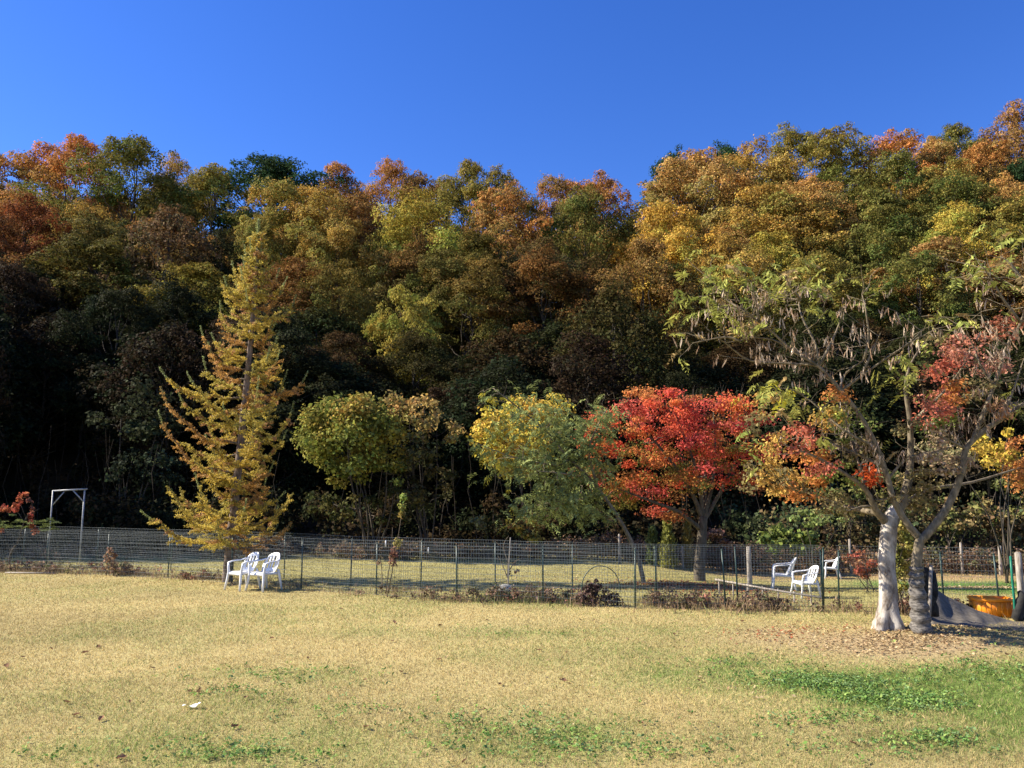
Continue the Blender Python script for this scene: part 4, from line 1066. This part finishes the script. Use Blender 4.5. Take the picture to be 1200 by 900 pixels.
# ------------------------------------------------------------------ white plastic chairs
def chair_meshes():
    out = []
    def add(nm, mb): out.append((nm, mb.mesh(nm, M_PLASTIC, True)))
    # seat: dished slab with a rolled front edge
    mb = MB(); nu, nv = 9, 9; top, bot = [], []
    for j in range(nv):
        v = j / (nv - 1)
        for i in range(nu):
            u = i / (nu - 1) * 2 - 1
            x = u * (.235 - .02 * v); y = -.23 + .44 * v
            z = .415 - .018 * (1 - u * u) * math.sin(math.pi * min(1, v * 1.1)) - .02 * v - .03 * max(0, .12 - v) / .12
            top.append((x, y, z)); bot.append((x, y, z - .022 - (.035 if (j == 0 or i in (0, nu - 1)) else 0)))
    n = nu * nv; V = np.array(top + bot); q = []
    for j in range(nv - 1):
        for i in range(nu - 1):
            a_ = j * nu + i
            q.append((a_, a_ + 1, a_ + nu + 1, a_ + nu)); q.append((n + a_, n + a_ + nu, n + a_ + nu + 1, n + a_ + 1))
    for i in range(nu - 1):
        q.append((i, n + i, n + i + 1, i + 1)); a_ = (nv - 1) * nu + i; q.append((a_, a_ + 1, n + a_ + 1, n + a_))
    for j in range(nv - 1):
        a_ = j * nu; q.append((a_, a_ + nu, n + a_ + nu, n + a_)); a_ += nu - 1; q.append((a_, n + a_, n + a_ + nu, a_ + nu))
    mb.add(V, np.array(q)); add('seat', mb)
    # backrest: curved round-topped shell with upright slots
    mb = MB(); nu, nv = 15, 11; P_ = []
    for j in range(nv):
        v = j / (nv - 1)
        for i in range(nu):
            u = i / (nu - 1) * 2 - 1
            wd = .215 + .055 * math.sin(min(1, v * 1.15) * math.pi * .55) - .03 * v * v
            z = .40 + .42 * v * (1 - .30 * abs(u) ** 3.0)
            x = u * wd * (1 - .10 * v ** 6)
            y = .205 + .14 * v - .115 * u * u
            P_.append((x, y, z))
    P_ = np.array(P_); n = nu * nv; B_ = P_ + np.array([0, .016, -.003]); hole = set()
    for i in range(nu - 1):
        for j in range(nv - 1):
            if 2 <= j <= 7 and i in (2, 4, 6, 7, 9, 11): hole.add((i, j))
    q = []
    for j in range(nv - 1):
        for i in range(nu - 1):
            if (i, j) in hole: continue
            a_ = j * nu + i
            q.append((a_, a_ + 1, a_ + nu + 1, a_ + nu)); q.append((n + a_, n + a_ + nu, n + a_ + nu + 1, n + a_ + 1))
            for (di, dj, e) in ((-1, 0, (a_, a_ + nu)), (1, 0, (a_ + nu + 1, a_ + 1)), (0, -1, (a_ + 1, a_)), (0, 1, (a_ + nu, a_ + nu + 1))):
                if (i + di, j + dj) in hole or not (0 <= i + di < nu - 1 and 0 <= j + dj < nv - 1):
                    q.append((e[0], e[1], n + e[1], n + e[0]))
    mb.add(np.vstack([P_, B_]), np.array(q)); add('backrest', mb)
    for s in (-1, 1):
        mb = MB(); mb.tube([(s * .285, -.27, 0), (s * .255, -.235, .22), (s * .238, -.215, .40), (s * .262, -.215, .52), (s * .272, -.20, .60)], [.024, .027, .030, .024, .026], 8); add('front_leg', mb)
        mb = MB(); mb.tube([(s * .255, .30, 0), (s * .235, .255, .22), (s * .215, .215, .42), (s * .20, .21, .47)], [.022, .028, .034, .02], 8); add('rear_leg', mb)
        mb = MB(); Pa = dense([(s * .272, -.215, .605), (s * .278, -.10, .635), (s * .272, .05, .645), (s * .250, .16, .66), (s * .232, .225, .68)], 3)
        Va, qa = [], []
        for k, c in enumerate(Pa):
            for (dx, dz) in ((-.030, -.010), (.030, -.010), (.028, .010), (0, .014), (-.028, .010)): Va.append((c[0] + dx, c[1], c[2] + dz))
        for k in range(len(Pa) - 1):
            for i in range(5): qa.append((k * 5 + i, k * 5 + (i + 1) % 5, k * 5 + 5 + (i + 1) % 5, k * 5 + 5 + i))
        e = (len(Pa) - 1) * 5
        qa += [(0, 4, 1, 1), (1, 4, 3, 2), (e, e + 1, e + 4, e + 4), (e + 1, e + 2, e + 3, e + 4)]
        mb.add(np.array(Va), np.array(qa)); add('armrest', mb)
    return out
CH = chair_meshes()
def chair(foot, rz, label, group, s=1.0, tilt=(0, 0)):
    e = thing('plastic_chair', foot, label, 'chair', group, rz)
    e.scale = (s, s, s); e.rotation_euler = (tilt[0], tilt[1], rz)
    for nm, me_ in CH: link(nm, me_, e)
# a chair faces local -Y
chair(G(284, 691), math.radians(-37), 'left one of the two white plastic chairs beside the larch', 'white chairs by the larch')
chair(G(309, 692), math.radians(-33), 'right one of the two white plastic chairs beside the larch', 'white chairs by the larch')
g1, g2, g3 = G(918, 692), G(944, 700), G(974, 678)
chair(g1, math.radians(-105), 'white plastic chair in the yard, left one of three, turned away', 'white chairs in the yard', .92)
chair(g2, math.radians(-80), 'low set white plastic chair in the yard, nearest of three, behind the rail', 'white chairs in the yard', .8, (.0, .06))
chair(g3, math.radians(-100), 'white plastic chair in the yard, right one of three, fully in the sun', 'white chairs in the yard', .85)

# ------------------------------------------------------------------ orange crate, tarp, stake
Yc = 14.6; cl_ = at(1143, 718, Yc); cr_ = at(1182, 718, Yc); zt = at(1160, 700, Yc).z; zb = float(gz((cl_.x + cr_.x) / 2, Yc))
o = thing('orange_crate', ((cl_.x + cr_.x) / 2, Yc, zb), 'orange plastic crate standing behind the grey tarp at the right', 'crate', rz=math.radians(-9))
hw_, hd, hh = (cr_.x - cl_.x) / 2, .2, max(.3, zt - zb)
for nm, lo, hi in [('front_panel', (-hw_, -hd, 0), (hw_, -hd + .015, hh)), ('back_panel', (-hw_, hd - .015, 0), (hw_, hd, hh)), ('side_panel', (-hw_, -hd + .015, 0), (-hw_ + .015, hd - .015, hh)), ('side_panel', (hw_ - .015, -hd + .015, 0), (hw_, hd - .015, hh)), ('bottom', (-hw_ + .015, -hd + .015, .005), (hw_ - .015, hd - .015, .02))]:
    mb = MB(); mb.box(lo, hi); mb.build(nm, M_ORANGE, o)
mb = MB()
mb.box((-hw_ - .018, -hd - .018, hh - .05), (hw_ + .018, -hd - .002, hh + .004)); mb.box((-hw_ - .018, hd + .002, hh - .05), (hw_ + .018, hd + .018, hh + .004))
mb.box((-hw_ - .018, -hd - .002, hh - .05), (-hw_ - .002, hd + .002, hh + .004)); mb.box((hw_ + .002, -hd - .002, hh - .05), (hw_ + .018, hd + .002, hh + .004)); mb.build('rim', M_ORANGE, o)
for k in range(7):
    x = -hw_ + (k + .5) / 7 * 2 * hw_
    mb = MB(); mb.box((x - .008, -hd - .014, .01), (x + .008, -hd - .001, hh - .051)); mb.build('rib', M_ORANGE, o)

Y0 = 13.4
nu, nv = 40, 16; V = []
tl = [(1091, 686), (1110, 699), (1145, 715), (1200, 732), (1240, 742)]; bl = [(1090, 730), (1115, 735), (1150, 738), (1200, 744), (1240, 750)]
tx = np.linspace(1091, 1240, nu)
for i in range(nu):
    a_ = at(tx[i], float(np.interp(tx[i], [q[0] for q in tl], [q[1] for q in tl])), Y0 + .55)
    b_ = at(tx[i], float(np.interp(tx[i], [q[0] for q in bl], [q[1] for q in bl])), 12.75)
    b_.z = float(gz(b_.x, b_.y)) + .015
    for j in range(nv):
        t = j / (nv - 1); c = a_ * (1 - t) + b_ * t
        k = .022 * math.sin(math.pi * t) * (math.sin(i * .45 + t * 3) + .6 * math.sin(i * 1.1 - t * 5)) - .06 * math.sin(math.pi * t)
        V.append((c.x, c.y - k * .3, max(c.z + k, float(gz(c.x, c.y)) + .01)))
O = V[nv * 20]; V = np.array(V) - np.array(O)
q = [(i * nv + j, i * nv + j + 1, (i + 1) * nv + j + 1, (i + 1) * nv + j) for i in range(nu - 1) for j in range(nv - 1)]
mb = MB(); mb.add(V, np.array(q)); t_ = mb.build('grey_tarp', M_TARP, None, True); t_.location = O
sl = t_.modifiers.new('thickness', 'SOLIDIFY'); sl.thickness = .012
tag(t_, 'grey tarp sloping from the wrapped trunk down to the right edge', 'tarp')
mb = MB(); a_ = at(1087, 734, 12.6); a_.z = float(gz(a_.x, a_.y)) - .1; b_ = at(1091, 662, 12.7)
mb.tube([Vector((0, 0, 0)), (b_ - a_) * .5 + Vector((.01, 0, 0)), b_ - a_], [.032, .028, .025], 8, rough=.1); s_ = mb.build('support_stake', M_WOOD); s_.location = a_
tag(s_, 'pale upright stake tied close to the right of the wrapped trunk', 'stake')
mb = MB(); r = np.random.default_rng(4); b2 = at(1089, 690, 12.95)
for k in range(6): mb.tube(wander(r, (r.normal() * .05, r.normal() * .04, -.42), (r.normal() * .05, r.normal() * .04, .33), 7, .04), [.05, .06, .055, .06, .05, .045, .02], 8, rough=.2)
s_ = mb.build('dark_cloth', M_DARK, None, True); s_.location = b2
tag(s_, 'dark cloth bundle hung behind the wrapped trunk above the tarp', 'cloth')

# plank and stone in the weeds, paper on the lawn
c = G(36, 672.5); mb = MB(); mb.box((-.75, -.05, .0), (.75, .05, .03)); s_ = mb.build('pale_plank', M_WOOD); s_.location = c + Vector((0, 0, .01)); s_.rotation_euler = (0, 0, -.14); tag(s_, 'long pale plank lying in the weeds at the left edge', 'plank')
c = G(592, 694); mb = MB(); r = np.random.default_rng(3)
th = np.linspace(0, math.pi, 6); mb.tube([(-.16, 0, .04), (-.1, .01, .07), (0, 0, .09), (.1, 0, .07), (.15, 0, .04)], [.02, .08, .10, .085, .02], 9, rough=.12)
s_ = mb.build('pale_stone', M_ROCK, None, True); s_.location = c; tag(s_, 'pale stone among green weeds under the middle of the fence', 'stone')
c = G(225, 831); mb = MB(); nu = 9; V = [(-.09 + .18 * i / 8, -.03 + .06 * j / 3, .012 + .012 * math.sin(i * .9 + j) + (.02 if i > 6 else 0)) for i in range(nu) for j in range(4)]
mb.add(np.array(V), np.array([(i * 4 + j, (i + 1) * 4 + j, (i + 1) * 4 + j + 1, i * 4 + j + 1) for i in range(nu - 1) for j in range(3)])); s_ = mb.build('paper_scrap', M_PAPER); s_.location = c + Vector((0, 0, .02)); tag(s_, 'scrap of white paper lying on the dry lawn', 'paper')

# ------------------------------------------------------------------ brush line along the wood edge and weeds along the fence
mb = MB(); r = np.random.default_rng(15)
for k in range(1500):
    x = r.uniform(-22, 24); y = 28.3 + r.normal() * .45 + .02 * x
    if x < -6 and r.random() < .75: continue
    z = float(gz(x, y)); h = r.uniform(.35, .85) * (.6 if x < 0 else 1) * (.8 + .5 * vnoise(x * .6, 0, 3))
    e = (x + r.normal() * .5, y + r.normal() * .3, z + h)
    mb.tube(wander(r, (x, y, z), e, 4, .14), [.009, .008, .006, .004], 3, c=np.array((.20, .14, .10)) * r.uniform(.5, 1.2), caps=False)
    cl = np.array([(.20, .12, .075), (.16, .11, .07), (.24, .16, .10), (.13, .12, .06)][int(r.integers(0, 4))])
    clump(mb, r, (x, y, z + h * r.uniform(.2, .95)), .22, 34, .085, cl, .9, .25, hollow=0)
tag(mb.build('brush', M_LEAF), 'tangle of dry brown vines and brush along the far side of the yard', 'brush', kind='stuff')

mb = MB(); r = np.random.default_rng(16)
def blades(mb, r, X, Y, H, W, cols, lean=.45):
    n = len(X); Z = gz(X, Y)
    th = r.uniform(0, 6.28, n); ld = lean * H * np.abs(r.normal(size=n))
    bx, by = np.cos(th) * W / 2, np.sin(th) * W / 2
    ph = r.uniform(0, 6.28, n)
    A_ = np.stack([X - bx, Y - by, Z - .004], 1); B_ = np.stack([X + bx, Y + by, Z - .004], 1)
    C_ = np.stack([X + np.cos(ph) * ld, Y + np.sin(ph) * ld, Z + H], 1)
    mb.add(np.stack([A_, B_, C_], 1).reshape(-1, 3), np.arange(3 * n).reshape(-1, 3), cols)
n = 26000
X = r.uniform(-21, 9.2, n); off = r.normal(size=n) * .38 + .35
Yv = fence_y(X) + off
dens = fbm(X * .9, Yv * .9, 77)
keep = r.random(n) < sm(.36, .66, dens) * .93 + .07
X, Yv, off = X[keep], Yv[keep], off[keep]; n = len(X)
cm = np.array([(.34, .23, .14), (.28, .19, .11), (.40, .30, .17), (.22, .15, .10), (.17, .17, .07)])[r.integers(0, 5, n)]
gm = ((X > -.8) & (X < 1.4) & (r.random(n) < .5))[:, None]
cm = np.where(gm, np.array((.14, .16, .06)), cm) * r.uniform(.7, 1.2, (n, 1))
blades(mb, r, X, Yv, r.uniform(.05, .10 + .22 * r.random(n) ** 2, n) * (1 + .5 * (dens[keep] - .5)), .018, cm, .6)
for k in range(1200):
    x = r.uniform(-21, 8.8); y = float(fence_y(x)) + r.normal() * .3 + .3
    if fbm(x * .9, y * .9, 77) < .5: continue
    h = r.uniform(.05, .24)
    cl = np.array([(.26, .17, .11), (.32, .22, .14), (.20, .15, .09), (.16, .16, .07), (.28, .13, .09), (.12, .08, .06)][int(r.integers(0, 6))])
    clump(mb, r, (x, y, float(gz(x, y)) + h), r.uniform(.08, .18), 26, .05, cl * r.uniform(.5, 1.15), .8, .25, hollow=0)
tag(mb.build('dry_weeds', M_GRASS), 'low dry weeds and dead stalks along the foot of the fence', 'weeds', kind='stuff')

# ------------------------------------------------------------------ lawn
r = np.random.default_rng(17)
mb = MB()
n = 760000
Yv = 4.4 * (29.0 / 4.4) ** (r.random(n) ** .92)
X = (r.random(n) * 2 - 1) * (.72 * Yv + 1.6)
g, s = ground_mix(X, Yv)
past = Yv > fence_y(X) + .1
lush = past & (X + r.normal(size=n) * .8 > 10.2) & (Yv > 18) & (Yv < 25.5)
isg = (r.random(n) < g) & ~past
base = np.where(isg[:, None], GREEN * r.uniform(.7, 1.35, (n, 1)), (STRAW * 1.05) * r.uniform(.7, 1.25, (n, 1)))
base = base * mottle(X, Yv)[:, None]
base = np.where((past & ~isg)[:, None], YARD * r.uniform(.7, 1.25, (n, 1)), base)
base = np.where(lush[:, None], LUSH * r.uniform(.7, 1.3, (n, 1)), base)
brn = (r.random(n) < .08 + .6 * s)[:, None]
base = np.where(brn, SOIL * r.uniform(.6, 1.3, (n, 1)), base)
keep = r.random(n) > s * .5
hgt = (.012 + .020 * r.random(n)) * (1 + .5 * g) * np.clip(1.1 - .8 * s, .4, 1.2) * (.75 + .6 * fbm(X * 2.5, Yv * 2.5, 88))
wid = .0045 * (Yv / 5) ** .85
blades(mb, r, X[keep], Yv[keep], hgt[keep], wid[keep], base[keep], 1.3)
tag(mb.build('lawn_grass', M_GRASS), 'short dry straw coloured lawn grass with green patches', 'grass', kind='stuff')

# broad-leaved green weeds in the turf
mb = MB(); r = np.random.default_rng(18)
WP = [(980, 803, 55, 7, 700), (1035, 818, 45, 8, 620), (940, 795, 50, 6, 260), (1075, 830, 40, 8, 260), (1085, 868, 40, 10, 220), (960, 845, 60, 8, 160), (640, 862, 110, 26, 330), (560, 850, 60, 16, 100), (210, 880, 140, 20, 150), (290, 812, 60, 8, 80),
      (340, 790, 70, 10, 120), (1150, 785, 60, 12, 200), (1120, 790, 90, 22, 260), (720, 880, 90, 14, 180), (430, 830, 90, 20, 90), (620, 742, 60, 6, 70), (280, 885, 60, 10, 130), (1010, 880, 120, 14, 120), (880, 780, 60, 8, 120)]
for (px, py, rx, ry, n) in WP:
    for k in range(n // 2):
        a_, b_ = px + rx * r.normal() * .8, py + ry * r.normal() * .6
        if not 690 < b_ < 930: continue
        u = ray(a_, b_); t = CAMH / -u.z; x, y = u.x * t, u.y * t
        z = float(gz(x, y)); m_ = 5
        C = np.array((x, y, z + .02)) + np.column_stack([r.normal(size=m_) * .03, r.normal(size=m_) * .03, r.random(m_) * .03])
        Nn = unit(np.array((0, 0, 1.0)) + .5 * r.normal(size=(m_, 3)))
        col = np.array([(.16, .27, .06), (.12, .22, .06), (.25, .33, .09), (.19, .28, .11)][int(r.integers(0, 4))]) * r.uniform(.8, 1.2)
        mb.leaves(C, r.uniform(.02, .05, m_), r.uniform(.015, .03, m_), Nn, c=col, r=r)
tag(mb.build('clover', M_LEAF), 'low green broad leaved weeds in patches on the lawn', 'weeds', kind='stuff')

# leaf litter: under the maples and on the mound
mb = MB(); r = np.random.default_rng(19)
def litter(px, py, rx, ry, n, cols, ls=.06):
    a_ = px + rx * r.normal(size=n) * .6; b_ = np.clip(py + ry * r.normal(size=n) * .6, 655, 920)
    for A1, B1 in zip(a_, b_):
        u = ray(A1, B1); t = CAMH / -u.z; x, y = u.x * t, u.y * t
        mb.leaves(np.array([[x, y, float(gz(x, y)) + .018]]), ls * r.uniform(.6, 1.3), ls * .7, unit(np.array([[r.normal() * .4, r.normal() * .4, 1]])), c=np.array(cols[int(r.integers(0, len(cols)))]) * r.uniform(.7, 1.2), r=r)
RL = [(.36, .10, .05), (.30, .12, .07), (.26, .11, .07), (.40, .16, .06)]
TL = [(.48, .35, .19), (.40, .28, .15), (.28, .18, .10), (.52, .40, .23)]
litter(790, 684, 60, 5, 900, RL); litter(860, 690, 70, 7, 500, RL); litter(890, 705, 60, 8, 300, RL + TL); litter(1060, 757, 110, 13, 1700, TL, .05); litter(920, 745, 70, 9, 300, TL + RL, .05)
litter(1150, 672, 60, 3, 700, TL, .08); litter(640, 680, 90, 8, 300, TL, .05); litter(900, 780, 200, 40, 160, TL, .05); litter(560, 780, 400, 60, 200, TL, .035)
tag(mb.build('leaf_litter', M_LEAF), 'scattered fallen leaves under the maples and on the mound', 'leaves', kind='stuff')

# single brown leaves on the lawn
def curled(seed):
    r = np.random.default_rng(seed); mb = MB(); V = []
    prof = [0, .6, 1, .9, .75, .4, 0]
    for i, w_ in enumerate(prof):
        t = i / 6 - .5
        for s_ in (-1, -.5, 0, .5, 1):
            V.append((t * .11, s_ * w_ * .034 * (1 + .2 * r.normal()), .012 + .022 * abs(s_) ** 1.5 * w_ + .03 * t * t * 2 + .004 * r.normal()))
    q = [(i * 5 + j, i * 5 + j + 1, i * 5 + j + 6, i * 5 + j + 5) for i in range(6) for j in range(4)]
    mb.add(np.array(V), np.array(q), (.15, .085, .05)); return mb.mesh('fallen_leaf', M_LEAF)
CL = [curled(k) for k in range(4)]
SPOTS = [(78, 826), (89, 841), (177, 782), (178, 785), (222, 812), (235, 812), (288, 820), (274, 855), (152, 825), (100, 767), (26, 772), (60, 762), (8, 783), (209, 740), (103, 708), (360, 773), (318, 750), (116, 760), (428, 856), (515, 775), (567, 834), (586, 804), (632, 764), (680, 728), (571, 728), (516, 735), (461, 731), (460, 753), (428, 799), (470, 790), (545, 895), (141, 893), (697, 728), (790, 745), (1076, 842), (1000, 875), (1180, 770), (900, 765), (870, 730), (300, 690), (50, 705), (129, 693), (187, 681), (400, 715), (750, 850), (820, 800), (660, 800), (118, 846)]
r = np.random.default_rng(20)
for i, (px, py) in enumerate(SPOTS):
    e = link('fallen_leaf', CL[i % 4]); e.location = G(px, py) + Vector((0, 0, .012)); e.rotation_euler = (r.normal() * .25, r.normal() * .25, r.uniform(0, 6.28))
    k = r.uniform(.45, .95); e.scale = (k, k, k); b_ = r.uniform(.7, 2.2); e.color = (b_, b_, b_, 1)
    tag(e, 'single curled brown leaf lying on the open lawn', 'leaf', 'brown leaves scattered on the lawn')
